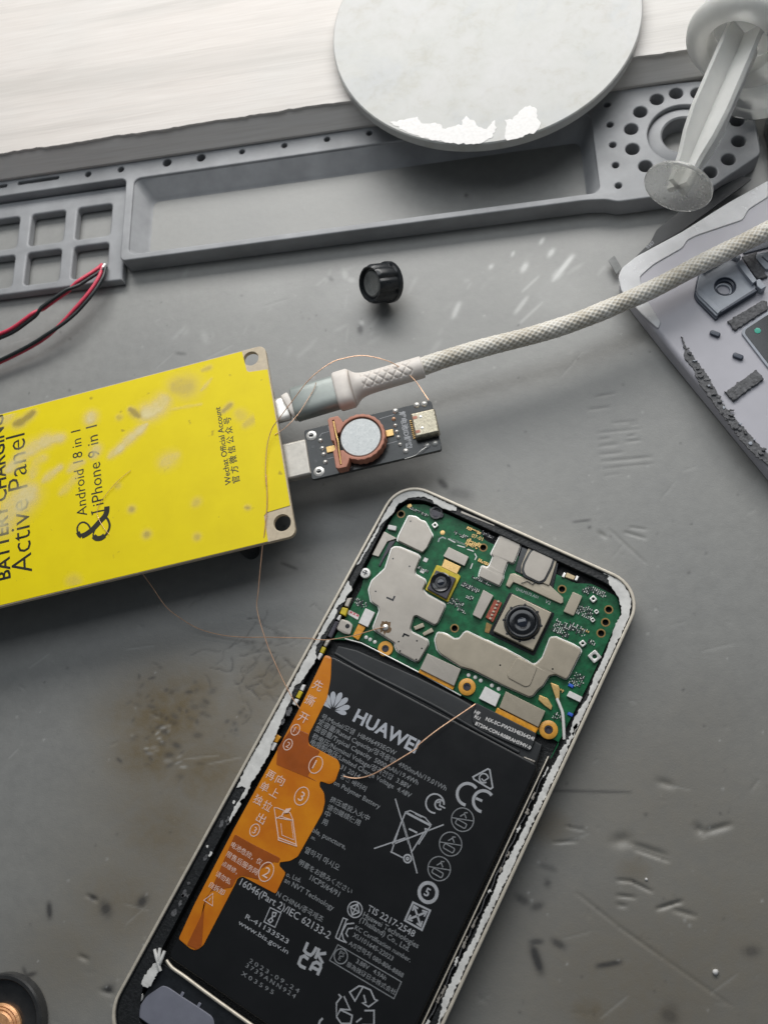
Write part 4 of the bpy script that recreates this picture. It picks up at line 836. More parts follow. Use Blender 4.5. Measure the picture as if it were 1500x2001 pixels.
q = pl(zI((580, 560), (820, 650)), ZB); text('silkscreen_text', 'ELECTRONIC', q[0], q[1], ZB+.02, M['print'], pcb)
# clusters of tiny parts
def cluster(name, boxes, mat_, seed, sz, gridded=True):
    r = np.random.default_rng(seed); V = []; Fc = []
    for (pts, n) in boxes:
        q = pl(pts, ZB); x0, x1, y0, y1 = q[:, 0].min(), q[:, 0].max(), q[:, 1].min(), q[:, 1].max()
        for k in range(int(n*2.3)):
            x, y = r.uniform(x0, x1), r.uniform(y0, y1)
            if gridded: x = round(x/.55)*.55; y = round(y/.42)*.42
            a, b = (sz*r.uniform(.7, 1.2), sz*r.uniform(.4, .7)); 
            if r.random() < .5: a, b = b, a
            h = ZB+r.uniform(.15, .35); i = len(V)
            V += [(x-a, y-b, ZB), (x+a, y-b, ZB), (x+a, y+b, ZB), (x-a, y+b, ZB), (x-a, y-b, h), (x+a, y-b, h), (x+a, y+b, h), (x-a, y+b, h)]
            Fc += [(i+4, i+5, i+6, i+7), (i, i+1, i+5, i+4), (i+1, i+2, i+6, i+5), (i+2, i+3, i+7, i+6), (i+3, i, i+4, i+7)]
    o = mk(name, V, Fc, mat_, pcb); tag(o, kind='stuff'); return o
cl = [(zB((990, 650), (1120, 750)), 26), (zB((925, 790), (1010, 930)), 24), (zB((750, 920), (830, 1070)), 34), (zB((860, 940), (960, 1060)), 18), (zB((960, 670), (1000, 730)), 8), (zB((880, 1330), (930, 1460)), 18), (zB((1000, 1080), (1040, 1130)), 6),
      (zB((20, 630), (120, 710)), 26), (zA((1330, 975), (1470, 1070)), 30), (zA((1370, 1090), (1410, 1140)), 8), (zA((1225, 1110), (1310, 1220)), 18), (zA((1300, 1210), (1345, 1255)), 5), (zA((860, 285), (1000, 370)), 20), (zA((1250, 500), (1360, 580)), 8),
      (zA((930, 830), (1010, 890)), 7), (zA((360, 1120), (430, 1220)), 12), (zI((930, 1100), (1180, 1240)), 14), (zB((170, 230), (250, 290)), 8), (zB((740, 1650), (780, 1720)), 6)]
cluster('small_components', cl, M['white_part'], 21, .17)
cluster('small_components', [(b, int(n*.8)) for b, n in cl], M['cam_grey'], 22, .20)
cluster('small_components', [(zI((850, 390), (1040, 470)), 14), (zI((850, 540), (1010, 720)), 26), (zI((1000, 850), (1140, 930)), 16), (zB((940, 990), (1010, 1030)), 5), (zB((770, 1460), (800, 1490)), 5)], M['gold'], 23, .24)
for p in zA((990, 770), (962, 872)):
    c = pl([p], ZB)[0]; plate('square_pad', rrect(c[0]-.6, c[1]-.6, c[0]+.6, c[1]+.6, .1), ZB, ZB+.12, M['white_part'], pcb, bev=.03)
# flex and buttons along the left side
for pts, mt in ((((800, 265), (890, 290), (850, 400), (765, 360)), 'yellow_part'), (((870, 140), (950, 130), (890, 270), (830, 250)), 'shield'), (((790, 385), (760, 470), (715, 440), (760, 380)), 'white_part'), (((510, 835), (570, 860), (530, 945), (475, 920)), 'yellow_part'),
                (((570, 730), (640, 740), (570, 850), (530, 830)), 'shield'), (((475, 925), (525, 950), (470, 1040), (440, 1010)), 'white_part'), (((165, 1465), (235, 1500), (185, 1600), (120, 1570)), 'yellow_part'), (((210, 1385), (275, 1395), (235, 1490), (180, 1462)), 'white_part'), (((118, 1590), (182, 1612), (130, 1700), (70, 1670)), 'white_part'), (((690, 470), (760, 480), (650, 720), (585, 690)), 'cam_grey')):
    flatq('side_key_flex', zQ(*pts), 5.6, 6.9, mt, ph, r=.25, bev=.2)
flatq('side_key_flex', zC((140, 685), (185, 712), (155, 755), (108, 735)), 5.6, 6.9, 'kapton', ph, r=.2); flatq('side_key_flex', zC((112, 745), (155, 760), (125, 815), (88, 800)), 5.6, 6.9, 'white_part', ph, r=.3)
flatq('top_seal', zB((0, 70), (260, 180), (265, 195), (0, 90)), 6.0, 7.2, 'shield', ph, r=.1)
ribbon('bay_edge', pl(zB((0, 98), (180, 170), (290, 215), (420, 250), (560, 330), (760, 430), (960, 530), (1050, 560)), 6.6), 5.0, 6.6, .9, M['black_plastic'])

# ---- battery
ZBT = 6.95
bl = pl(zQ((560, 970))+zC((150, 900))+zD((110, 880)), ZBT); br = pl(zG((1095, 620), (660, 1500))+zE((870, 1400)), ZBT)
BX0 = float(np.mean(bl[:, 0]))-0.2; BX1 = float(np.mean(br[:, 0]))
by_top = float(pl(zC((640, 175), (1250, 465)), ZBT)[:, 1].mean()); by_bot = -141.6
bat = plate('battery', rrect(BX0, by_bot, BX1, by_top, 1.6), 3.95, ZBT, M['battery'], ph, bev=0.7, res=4)
step = pl(zC((640, 175), (880, 300), (900, 330), (1450, 590)), 6.6)
tp = pl(zC((590, 0), (740, 75), (1180, 270), (1480, 420)), 6.5)
plate('end_tape', [(BX0+.6, by_top-.8), (BX0+.6, float(tp[0][1])-1.2)]+[tuple(v) for v in tp[1:]]+[(BX1-1.5, float(pl(zG((1080, 400)), 6.5)[0][1])), (BX1-.6, by_top-.8)], 4.2, 6.45, M['tape'], bat, bev=.5, res=3)
tube('tape_fold', smooth_path(np.c_[[(BX0+1, by_top+.9), (BX0+12, by_top+.6), (0, by_top+.9), (12, by_top+.5), (BX1-6, by_top+.4)], [6.55]*5], 1), .5, M['tape'], bat, seg=10)
ribbon('bay_lip', [(BX1+1.1, y) for y in np.linspace(by_top+3, -146, 30)], 4, 6.7, .35, M['rim'])
ribbon('bay_lip', [(BX1+2.0+.2*math.sin(y), y) for y in np.linspace(by_top-2, -146, 60)], 4, 6.5, .25, M['foam'])
rr_ = np.random.default_rng(5)
for k in range(16):
    y = -55-5.5*k+rr_.uniform(-2, 2); h = rr_.uniform(1, 3.6); xx = BX1+1.9+rr_.uniform(-.2, .3)
    plate('adhesive_fleck', jag([(xx, y), (xx+rr_.uniform(.3, .7), y-.2), (xx+rr_.uniform(.2, .6), y-h), (xx-.1, y-h+.2)], .12, .35, k), 6.55, 6.75, M['shield'] if k % 3 else M['glue'], ph, bev=.04, res=1)
for k in range(26):
    y = -58-rr_.uniform(0, 80); xx = -36.0+rr_.uniform(0, 2.2); s_ = rr_.uniform(.2, .8)
    plate('adhesive_fleck', jag(circ(xx, y, s_, 8, s_*rr_.uniform(1, 2.4)), .12, .3, 50+k), 7.16, 7.22, M['glue'] if k % 6 == 0 else M['foam'], ph, bev=.02, res=0)
# black flex with white lettering
fx = flatq('battery_flex', zG((600, 90), (770, 175), (1085, 335), (1070, 400), (1035, 480), (840, 400), (625, 305), (575, 245), (575, 170)), 6.3, 7.05, 'tape', bat, r=.6, bev=.2)
for body, a, b in (('HF', (590, 175), (635, 178)), ('RU', (590, 212), (630, 235)), ('NX-SC-FW2334E36424I', (680, 232), (1060, 395)), ('BT204-CON-R0BRAH594V-0', (598, 268), (1035, 465))):
    q = pl(zG(a, b), 7.06); an = math.atan2(*(q[1]-q[0])[::-1]) if len(body) > 3 else 0.0
    text('printed_text', body, q[0], q[1], 7.07, M['white_part'], bat, bold=.02, ang=an)
flatq('latch_mark', zG((985, 520), (1075, 555), (1070, 568), (985, 532)), 6.4, 6.98, 'shield', bat, r=.1)

# ---- orange pull tab
ot = [(634.9, 1280), (643.6, 1282), (647.7, 1286), (646, 1325), (644, 1338), (638.7, 1364.7), (604, 1434), (602, 1445), (604, 1455), (660, 1484.7), (664.8, 1498), (654.7, 1527), (644, 1532.7), (625, 1526), (624, 1536.7), (633, 1548.7), (634.7, 1567), (630, 1588), (581.6, 1674), (566.7, 1682.4), (546, 1685), (546, 1692.7), (558.3, 1705.7), (538.7, 1746.8), (473.3, 1712.3), (464, 1717), (461, 1725), (397, 1848), (384, 1857), (373, 1854.7), (349, 1834.7), (380, 1767), (458, 1618), (548, 1454), (588, 1378)]
ZO = 7.12
tab = plate('pull_tab', rnd(pl(ot, ZO), .6, 3), 6.97, ZO, M['orange'], ph, bev=.05, res=1)
plate('tab_underlayer', rnd(pl(zS((870, 60), (1180, 40), (1330, 130), (1450, 190))[:1]+zC((270, 640), (385, 690), (385, 775), (470, 815), (380, 1000), (450, 1040), (150, 915)), ZO), .4), ZO+.002, ZO+.05, M['orange_deep'], tab, bev=.02, res=1)
plate('tab_underlayer', rnd(pl(zS((425, 965), (600, 1065), (900, 1215), (880, 1265), (830, 1255), (690, 1330), (670, 1440), (500, 1398), (440, 1425), (395, 1520), (180, 1560), (110, 1640))+zD((280, 930), (240, 960), (170, 925), (270, 720), (330, 560)), ZO), .4), ZO+.002, ZO+.05, M['orange_deep'], tab, bev=.02, res=1)
def circled(ch, c, rx, ry, hgt):
    z = ZO+.07; c = pl([c], ZO)[0]
    strokes('printed_ring', [(circ(c[0], c[1], rx, 28, ry), .22, True)], z, M['print_pink'], tab)
    text('printed_text', ch, (c[0]-hgt*.22, c[1]-hgt*.5), (c[0]+hgt*.22, c[1]-hgt*.5), z+.02, M['print_pink'], tab, cap=hgt)
circled('1', zS((1270, 238))[0], 1.75, 2.3, 2.5); circled('3', zS((1122, 566))[0], 1.8, 2.4, 2.6); circled('2', zS((752, 1358))[0], 1.85, 2.45, 2.7)
circled('1', zC((290, 660))[0], 1.15, 1.5, 1.6); circled('2', zC((235, 768))[0], 1.15, 1.5, 1.6); circled('3', zS((632, 922))[0], 1.25, 1.6, 1.8)
def otx(ch, c, h=2.6):
    c = pl([c], ZO)[0]; text('printed_text', ch, (c[0]-h*.5, c[1]-h*.42), (c[0]+h*.5, c[1]-h*.42), ZO+.09, M['print_pink'], tab, height=h*.82)
for ch, c in zip('先撕开', zC((455, 335), (400, 445), (350, 570))): otx(ch, c, 2.7)
for ch, c in zip('再单独', zS((800, 345), (735, 470), (670, 605))): otx(ch, c, 2.4)
for ch, c in zip('向上拉出', zS((900, 400), (838, 530), (765, 670), (700, 800))): otx(ch, c, 2.4)
for body, a, b in (('电池危险，仅', (378, 1090), (700, 1275)), ('限售后服务网', (330, 1190), (655, 1385)), ('点维修，', (285, 1285), (440, 1385)), ('请勿私', (218, 1395), (370, 1488)), ('自拆卸', (150, 1510), (310, 1590))):
    q = pl(zS(a, b), ZO); text('printed_text', body, q[0], (q[1][0], q[0][1]), ZO+.09, M['print_pink'], tab, ang=0)
tri = pl(zS((195, 1585), (190, 1715), (100, 1655)), ZO); strokes('printed_warning', [(tri, .2, True), ([tri.mean(0)+(-.05, .5), tri.mean(0)+(.05, -.3)], .2)], ZO+.07, M['print_pink'], tab)
bxl = lambda *p: pl(zS(*p), ZO)
strokes('printed_diagram', [(bxl((850, 790), (880, 1000), (1065, 1070), (1030, 820)), .25, True), (bxl((905, 850), (918, 975), (1040, 1025), (1015, 830)), .15), (bxl((850, 790), (835, 685)), .2), (bxl((835, 685), (870, 690), (1000, 740), (1035, 820)), .2), (bxl((860, 800), (900, 775), (1030, 820)), .2), (bxl((880, 1000), (880, 1025), (1070, 1090), (1065, 1070)), .25), (bxl((915, 775), (935, 735), (970, 715)), .35)], ZO+.06, M['print_pink'], tab)
fills('printed_arrow', [bxl((955, 700), (1015, 690), (985, 740), (945, 745))], ZO+.2, M['print_pink'], tab)

# ---- battery print
zt = ZBT+.015
def btext(body, zf, a, b, mat_='print', bold=.008, space=1.0, cap=None):
    q = pl(zf(a, b), ZBT)
    text('printed_text', body, q[0], q[1], zt, M[mat_], bat, bold=bold, space=space, height=cap)
btext('HUAWEI', zC, (706, 592), (1163, 832), 'logo', .028)
for body, zf, a, b in (('号/Model/모델  HB496493EGW', zC, (475, 575), (1018, 848)), ('定容量/Rated Capacity/정격용량  4900mAh/19.01Wh', zC, (450, 615), (1388, 1108)), ('型容量/Typical Capacity  5000mAh/19.4Wh', zC, (428, 662), (1182, 1066)), ('称电压/Nominal Voltage/정격전압  3.88V', zC, (408, 718), (1122, 1096)),
                       ('电限制电压/Limited Charge Voltage  4.48V', zC, (395, 762), (1128, 1160)), ('31 2014', zC, (615, 945), (752, 1022)), ('충전 배터리', zC, (615, 1010), (798, 1112)), ('on Polymer Battery', zC, (566, 1058), (902, 1240)),
                       ('挤压或投入火中', zC, (540, 1182), (822, 1328)), ('请勿继续使用', zC, (518, 1238), (756, 1362)), ('中', zC, (498, 1288), (535, 1305)), ('用', zC, (480, 1345), (518, 1362)), ('ble, puncture,', zD, (1085, 95), (1328, 225)), ('m.', zD, (1078, 145), (1108, 160)),
                       ('열하지 마시오', zD, (1028, 240), (1278, 380)), ('明書をお読みください', zD, (985, 330), (1372, 552)), ('o, Ltd.', zD, (895, 420), (1000, 468)), ('1ICP5/64/91', zD, (1065, 445), (1278, 572)), ('an NVT Technology', zD, (880, 462), (1238, 672)),
                       ('N CHINA/중국제조', zD, (822, 562), (1158, 758))):
    btext(body, zf, a, b, 'print_soft', .006)
for body, zf, a, b in (('16046(Part 2)/IEC 62133-2', zD, (552, 482), (1208, 882)), ('R-41133523', zD, (595, 728), (906, 918)), ('www.bis.gov.in', zD, (543, 770), (905, 992)), ('TIS 2217-2548', zE, (435, 672), (778, 868))): btext(body, zf, a, b, 'print', .004, 1.0, 1.2 if body[0] in 'Rw' else None)
for body, zf, a, b in (('Huawei Technologies', zE, (405, 715), (808, 950)), ('(Thailand) Co., Ltd.', zE, (380, 752), (742, 975)), ('KC Certification number.', zE, (345, 808), (752, 1052)), ('XU101645-22023', zE, (330, 862), (622, 1042)), ('A/S연락처 080-806-8888', zE, (300, 922), (697, 1165)),
                       ('3.88V   4.9Ah', zE, (355, 1055), (572, 1185)), ('華為技術日本株式会社', zE, (285, 1078), (642, 1290))): btext(body, zf, a, b, 'print_soft', .006)
for body, a, b in (('2023-09-24', (622, 1050), (985, 1278)), ('3739ANN924', (598, 1085), (958, 1318)), ('X03595', (565, 1142), (798, 1288))): btext(body, zD, a, b, 'print_soft', .0, 1.45, 1.05)
def bs(name, lines, zf, wd=.3, mat_='print'):
    strokes(name, [(pl(zf(*l[0]), ZBT), l[1] if len(l) > 1 and l[1] else wd, l[2] if len(l) > 2 else False) for l in lines], zt, M[mat_], bat)
def bc(c, r, zf, a0=0, a1=360, n=26): 
    q = pl(zf(c), ZBT)[0]; return [(q[0]+r*math.cos(math.radians(t)), q[1]+r*math.sin(math.radians(t))) for t in np.linspace(a0, a1, n)]
# petals of the logo
pc0 = pl(zQ((672, 1752)), ZBT)[0]; pet = []
hw_ = np.linalg.norm(np.diff(pl(zQ((740, 1475), (672, 1752)), ZBT), axis=0))
for ang, L, wd in ((14, .80, .62), (38, .98, .74), (65, 1.05, .78), (91, 1.06, .78), (117, 1.02, .78), (143, .98, .74), (167, .8, .6)):
    a_ = math.radians(ang); d = np.array([math.cos(a_), math.sin(a_)]); n_ = np.array([-d[1], d[0]]); L *= hw_*.95; wd *= hw_*.36
    side = 1 if ang > 91 else -1
    pr = [(0.16, .02), (.45, .28), (.7, .48), (.88, .42), (.97, .22), (1.0, 0), (.95, -.24), (.84, -.40), (.65, -.42), (.42, -.24)]
    pet.append([tuple(pc0+np.array([0, -.25])+d*L*u+n_*wd*v*1.15) for u, v in pr])
fills('logo', pet, zt, M['logo'], bat)
# UKCA letters
bs('printed_symbol', [([(1055, 905), (1030, 965), (1045, 985), (1075, 1000), (1095, 985), (1120, 940)],), ([(1140, 950), (1110, 1025)],), ([(1190, 985), (1128, 992), (1165, 1060)],), ([(1060, 1030), (1030, 1005), (1005, 1015), (990, 1060), (1005, 1080), (1040, 1095)],), ([(1070, 1110), (1095, 1060), (1120, 1050), (1150, 1070), (1150, 1090), (1125, 1145)],), ([(1085, 1085), (1138, 1112)],)], zD, .75)
# boxed double ring of the standards mark
bs('printed_symbol', [([(780, 650), (860, 690), (815, 795), (735, 755)], .25, True), ([(800, 685), (825, 690), (815, 715), (795, 712)], .3, True), ([(790, 725), (800, 745), (780, 762), (765, 745)], .3, True), ([(800, 712), (795, 728)], .3)], zD)
# crossed-out bin
bs('printed_symbol', [([(1020, 1165), (1120, 1500)], .32), ([(1000, 1500), (1375, 1355)], .32), ([(1095, 1265), (1280, 1362)], .55), ([(1095, 1265), (1000, 1500)], .32), ([(1280, 1362), (1190, 1500)], .32), ([(1165, 1275), (1215, 1300)], .3), ([(1120, 1385), (1180, 1415)], .45), ([(1090, 1265), (1130, 1252), (1240, 1305), (1285, 1360)], .28), ([(1240, 1410), (1262, 1390), (1240, 1385)], .35, True)], zC)
bs('printed_symbol', [([(695, 0), (745, 170), (805, 400)], .32), ([(690, 20), (615, 250)], .32), ([(610, 240), (700, 285)], .32), ([(855, 100), (760, 250)], .32), ([(490, 218), (720, 140)], .32)], zE)
strokes('printed_symbol', [(bc((735, 292), .95, zE), .4), (bc((735, 292), .3, zE), .35)], zt+.05, M['print'], bat)
# China charge arc, CE, tick triangle
strokes('printed_symbol', [(bc((1310, 1200), 2.35, zC, 20, 300), .4), (bc((1345, 1208), 1.2, zC, 40, 320), .4)], zt, M['print'], bat)
bs('printed_symbol', [([(1325, 1195), (1350, 1185), (1345, 1215), (1385, 1235)], .35)], zC)
strokes('printed_symbol', [(bc((540, 820), 2.7, zG, 62, 285), .75)], zt, M['print'], bat)
strokes('printed_symbol', [(bc((665, 875), 2.6, zG, 62, 285), .75)], zt, M['print'], bat)
bs('printed_symbol', [([(605, 850), (655, 872)], .65)], zG)
bs('printed_symbol', [([(582, 682), (700, 618), (715, 625), (738, 765), (720, 778), (590, 700)], .4, True), ([(650, 695), (668, 715), (705, 690)], .3)], zG)
strokes('printed_symbol', [(bc((668, 692), 1.15, zG, 30, 330), .35)], zt, M['print'], bat)
# three prohibition rounds
for c, zf in (((500, 1020), zG), ((405, 1213), zG), ((315, 1408), zG)):
    q = pl(zf(c), ZBT)[0]; r = 2.85
    strokes('printed_symbol', [(circ(q[0], q[1], r, 30), .25, True), ([(q[0]-r*.95, q[1]-.9), (q[0]+r*.9, q[1]+1.0)], .22)], zt, M['print_soft'], bat)
    strokes('printed_symbol', [(rrect(q[0]-1.3, q[1]-1.7, q[0]+1.5, q[1]-.5, .3, 2), .25, True), ([(q[0]-.9, q[1]+.4), (q[0]-.2, q[1]+1.5), (q[0]+.7, q[1]+.7)], .28), ([(q[0]-.4, q[1]+1.7), (q[0]+.4, q[1]+2.1)], .25)], zt+.04, M['print_soft'], bat)
# ring with 5
q = pl(zE((885, 540)), ZBT)[0]
strokes('printed_symbol', [(circ(q[0], q[1], 2.25, 34), .85, True)], zt, M['print'], bat); text('printed_text', '5', (q[0]-.8, q[1]-1.0), (q[0]+.8, q[1]-1.0), zt+.03, M['print'], bat, bold=.02, cap=2.1)
# crossed arrows in a square
sq = pl(zE((775, 612), (900, 672), (840, 815), (715, 745)), ZBT); mid = sq.mean(0)
strokes('printed_symbol', [(sq, .45, True)]+[([mid+(p_-mid)*.05, mid+(p_-mid)*.72], .5) for p_ in sq]+[([mid+(sq[k]-mid)*.45+(sq[(k+1) % 4]-mid)*.22, mid+(sq[k]-mid)*.75, mid+(sq[k]-mid)*.45+(sq[k-1]-mid)*.22], .4) for k in range(4)], zt, M['print'], bat)
# TIS round
q = pl(zE((350, 665)), ZBT)[0]
strokes('printed_symbol', [(circ(q[0], q[1], 1.85, 28), .28, True), ([(q[0], q[1]+1.5), (q[0]+1.3, q[1]), (q[0], q[1]-1.5), (q[0]-1.3, q[1])], .3, True), ([(q[0], q[1]+1.3), (q[0], q[1]-1.3)], .3), ([(q[0]-1, q[1]), (q[0]+1, q[1])], .3)], zt, M['print'], bat)
# KC mark
bs('printed_symbol', [([(265, 725), (208, 870)], .28), ([(290, 735), (230, 890)], .28), ([(262, 725), (300, 740)], .25), ([(345, 765), (290, 770), (255, 830), (265, 880), (290, 910)], .3), ([(340, 800), (300, 805), (285, 840), (300, 865)], .3), ([(208, 870), (245, 890), (280, 905)], .28)], zE)
bs('printed_symbol', [([(225, 922), (690, 1195), (635, 1318), (165, 1038)], .22, True)], zE, mat_='print_soft')
q = pl(zE((247, 1007)), ZBT)[0]; strokes('printed_symbol', [(circ(q[0], q[1], 1.7, 28), .25, True)], zt, M['print_soft'], bat)
text('printed_text', 'PS', (q[0]-.7, q[1]+.05), (q[0]+.7, q[1]+.05), zt+.02, M['print_soft'], bat); text('printed_text', 'E', (q[0]-.3, q[1]-1.0), (q[0]+.3, q[1]-1.0), zt+.02, M['print_soft'], bat)
# recycling arrows
bs('printed_symbol', [([(380, 1225), (410, 1230), (350, 1335), (312, 1270)], .35, True), ([(410, 1230), (465, 1255), (495, 1325), (515, 1330), (450, 1378), (405, 1350), (430, 1345), (415, 1290)], .35), ([(270, 1300), (315, 1400), (245, 1395), (215, 1450), (215, 1350), (250, 1305), (230, 1285)], .35), ([(215, 1450), (250, 1500), (320, 1500), (330, 1440), (245, 1400)], .35), ([(420, 1405), (490, 1405), (490, 1510), (400, 1510)], .35), ([(400, 1460), (360, 1490)], .35)], zE)
bs('printed_symbol', [([(115, 1462), (95, 1480), (85, 1510)], .5)], zE)

# ---- bottom end of the phone
plate('lower_board', rrect(-32.0, -157.5, 32.5, -143.6, 1.0), 3.9, 6.2, M['black_plastic'], ph, bev=.2)
gl = pl(zH((1075, 435), (1120, 470), (1200, 525), (1320, 615), (1490, 738)), 6.7)
tube('gold_trim', smooth_path([(gl[0][0], gl[0][1]+.5, 6.4), (gl[1][0], gl[1][1], 6.6), (gl[2][0], gl[2][1], 6.7), (gl[3][0], gl[3][1], 6.7), (gl[4][0], gl[4][1], 6.7), (gl[4][0]+10, gl[4][1]-.1, 6.7), (gl[4][0]+34, gl[4][1]-.2, 6.6)], .8), .45, M['rim'], ph, seg=10)
lv = pl(zH((1060, 585), (1100, 600), (1180, 655), (1290, 725), (1385, 790), (1400, 850)), 6.6)
plate('speaker_pad', rnd([tuple(v) for v in lv]+[(lv[-1][0], -157), (lv[0][0]-3.0, -157), (lv[0][0]-2.4, lv[0][1]-4.2)], .9), 6.2, 6.6, M['lavender'], ph, bev=.15)
for k in (2, 3):
    plate('pad_tab', rrect(lv[k][0]-.4, lv[k][1]-.1, lv[k][0]+.4, lv[k][1]+1.0, .2), 6.2, 6.55, M['lavender'], ph, bev=.1)
sc = pl(zH((902, 662)), 6.8)[0]; lathe('screw', [(1.25, 6.2), (1.25, 6.7), (1.1, 6.85), (.01, 6.9)], (*sc, 0), M['silver'], ph, seg=20)
strokes('screw_slot', [([(sc[0]-.8, sc[1]-.2), (sc[0]+.8, sc[1]+.2)], .28), ([(sc[0]-.2, sc[1]+.8), (sc[0]+.2, sc[1]-.8)], .28)], 6.91, M['lens'], ph)
plate('adhesive_residue', jag(pl(zH((1005, 440), (1040, 440), (1030, 500), (985, 590), (960, 605), (920, 575), (950, 510)), 7.3), .12, .3, 31), 7.16, 7.6, M['glue'], ph, bev=.08, res=1)
for pts in (((1010, 350), (1025, 400), (1045, 490)), ((1075, 360), (1055, 420), (1035, 460)), ((1045, 340), (1040, 400), (1035, 450))):
    tube('adhesive_strand', smooth_path(np.c_[pl(zH(*pts), 7.6), [7.8, 8.1, 7.6]], .4), .45, M['glue'], ph, seg=8)

# ================================================================ COVER AT THE RIGHT
ZV = 7.0
cv0 = P([(1400, 640)], ZV)[0]
cv = Thing('phone_cover', (*cv0, 0), 0, 'grey phone back cover lying inside up under the braided cable, with torn adhesive', 'phone cover')
def vx(pts, z=ZV): return cv.px(pts, z)
co = [tuple(v) for v in vx([(1238, 505), (1222, 522), (1210, 545)])]+[tuple(v) for v in vx([(1216, 575), (1235, 605), (1300, 688), (1500, 932)], 3.0)]
co += [(co[-1][0]+45, co[-1][1]-86), (co[-1][0]+130, co[-1][1]-30), (co[-1][0]+95, co[-1][1]+150)]
co += [tuple(v) for v in vx([(1500, 365)])]
plate('shell', rnd(co, 1.2), 0.0, ZV, M['cover'], cv, bev=1.6, res=4)
plate('clear_corner', rnd([tuple(v) for v in vx(zX((190, 640), (215, 580), (310, 505), (600, 350), (900, 160), (1167, 10), (1167, 120), (1040, 200), (1000, 270), (850, 320), (700, 370), (640, 400), (610, 450), (420, 560), (330, 640), (360, 760), (470, 940), (450, 980), (330, 870), (210, 730)))], .8), ZV-.3, ZV+.35, M['cover_clear'], cv, bev=.3, res=3)
# torn black adhesive along the lower edge
ta = jag(vx(zX((600, 1030), (640, 1120), (700, 1190), (790, 1310), (870, 1470), (1000, 1620), (1167, 1800), (1190, 1880), (1090, 1810), (1000, 1720), (880, 1560), (830, 1490), (720, 1340), (680, 1240), (615, 1160), (622, 1120))), .16, .5, 9)
plate('torn_adhesive', ta, ZV-.05, ZV+.5, M['foam'], cv, bev=.04, res=1)
rv = np.random.default_rng(12)
tl = vx(zX((640, 1130), (740, 1290), (850, 1460), (980, 1620), (1130, 1800)))
for k in range(34):
    i = rv.integers(0, 4); t = rv.random(); c = tl[i]*(1-t)+tl[i+1]*t+rv.normal(0, .55, 2)
    plate('adhesive_fleck', jag(circ(*c, rv.uniform(.3, .8), 7, rv.uniform(.2, .6)), .1, .3, 70+k), ZV+.45, ZV+.65+rv.uniform(0, .4), M['mount_light'] if k % 5 == 0 else M['foam'], cv, bev=.05, res=1)
# camera mount: walls, floor and lens seat
ZM_ = ZV+3.0
mo = vx(zO((290, 860), (270, 990), (300, 1050), (540, 1290), (590, 1240), (1020, 970), (1060, 900), (820, 590), (650, 520), (330, 700)), ZM_)
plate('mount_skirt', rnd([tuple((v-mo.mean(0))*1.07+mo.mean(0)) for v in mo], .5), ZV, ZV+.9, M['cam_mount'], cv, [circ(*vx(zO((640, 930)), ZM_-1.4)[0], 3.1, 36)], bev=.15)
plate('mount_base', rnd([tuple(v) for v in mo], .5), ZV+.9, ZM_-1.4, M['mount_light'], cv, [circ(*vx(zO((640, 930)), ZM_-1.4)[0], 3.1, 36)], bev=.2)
mf = vx(zO((640, 930)), ZM_-1.6)[0]
lathe('lens_seat', [(3.1, ZV), (3.05, ZM_-1.5), (2.9, ZM_-1.5), (2.7, ZV+.9), (2.2, ZV+.7), (2.15, ZV+.15), (1.7, ZV+.1), (0.01, ZV+.1)], (*mf, 0), M['cam_mount'], cv, seg=44)
lathe('seat_ring', [(2.45, ZV+.75), (2.35, ZV+1.05), (2.0, ZV+1.05), (1.9, ZV+.3)], (*vx(zO((612, 985)), ZV+1)[0], 0), M['mount_light'], cv, seg=40, caps=False)
lathe('seat_floor', [(1.9, ZV+.3), (0.01, ZV+.32)], (*vx(zO((612, 985)), ZV+1)[0], 0), M['cover'], cv, seg=32)
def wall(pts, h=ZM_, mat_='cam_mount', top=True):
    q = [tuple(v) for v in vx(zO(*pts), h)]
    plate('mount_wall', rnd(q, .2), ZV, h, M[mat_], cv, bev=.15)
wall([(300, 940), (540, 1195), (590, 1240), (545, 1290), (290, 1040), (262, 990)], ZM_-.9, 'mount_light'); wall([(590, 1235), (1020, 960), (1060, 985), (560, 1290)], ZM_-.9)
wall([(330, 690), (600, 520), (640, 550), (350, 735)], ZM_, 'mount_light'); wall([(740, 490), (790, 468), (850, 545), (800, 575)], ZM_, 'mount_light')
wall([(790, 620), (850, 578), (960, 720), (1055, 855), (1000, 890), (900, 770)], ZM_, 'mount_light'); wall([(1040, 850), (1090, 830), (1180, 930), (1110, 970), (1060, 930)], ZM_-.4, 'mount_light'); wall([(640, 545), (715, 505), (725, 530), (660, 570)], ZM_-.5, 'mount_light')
plate('dark_recess', rnd([tuple(v) for v in vx(zO((850, 470), (1201, 280), (1260, 420), (1060, 470), (880, 520)))], .4), ZV, ZV+.5, M['cam_mount'], cv, bev=.1)
def foam(pts, h, seed, mat_='foam'): plate('foam_pad', jag([tuple(v) for v in vx(pts, ZV+h)], .12, .5, seed), ZV, ZV+h, M[mat_], cv, bev=.25, res=2)
foam(zO((860, 540), (1060, 480), (1040, 560), (1120, 680), (1201, 800), (1080, 830), (1000, 760)), .9, 1)
foam(zO((670, 1380), (1130, 1105), (1201, 1140), (1201, 1220), (770, 1500)), .8, 2)
foam(zX((885, 1385), (1090, 1240), (1140, 1300), (940, 1445)), .9, 3)
plate('emblem_pad', rnd([tuple(v) for v in vx(zO((1050, 500), (1200, 470), (1300, 520), (1300, 690), (1170, 710), (1040, 560)), ZV+1.1)], .5), ZV, ZV+1.1, M['mount_light'], cv, bev=.2)
strokes('emblem_line', [(vx(zO((1120, 545), (1190, 610), (1240, 580)), ZV+1.1), .5)], ZV+1.11, M['cam_mount'], cv)
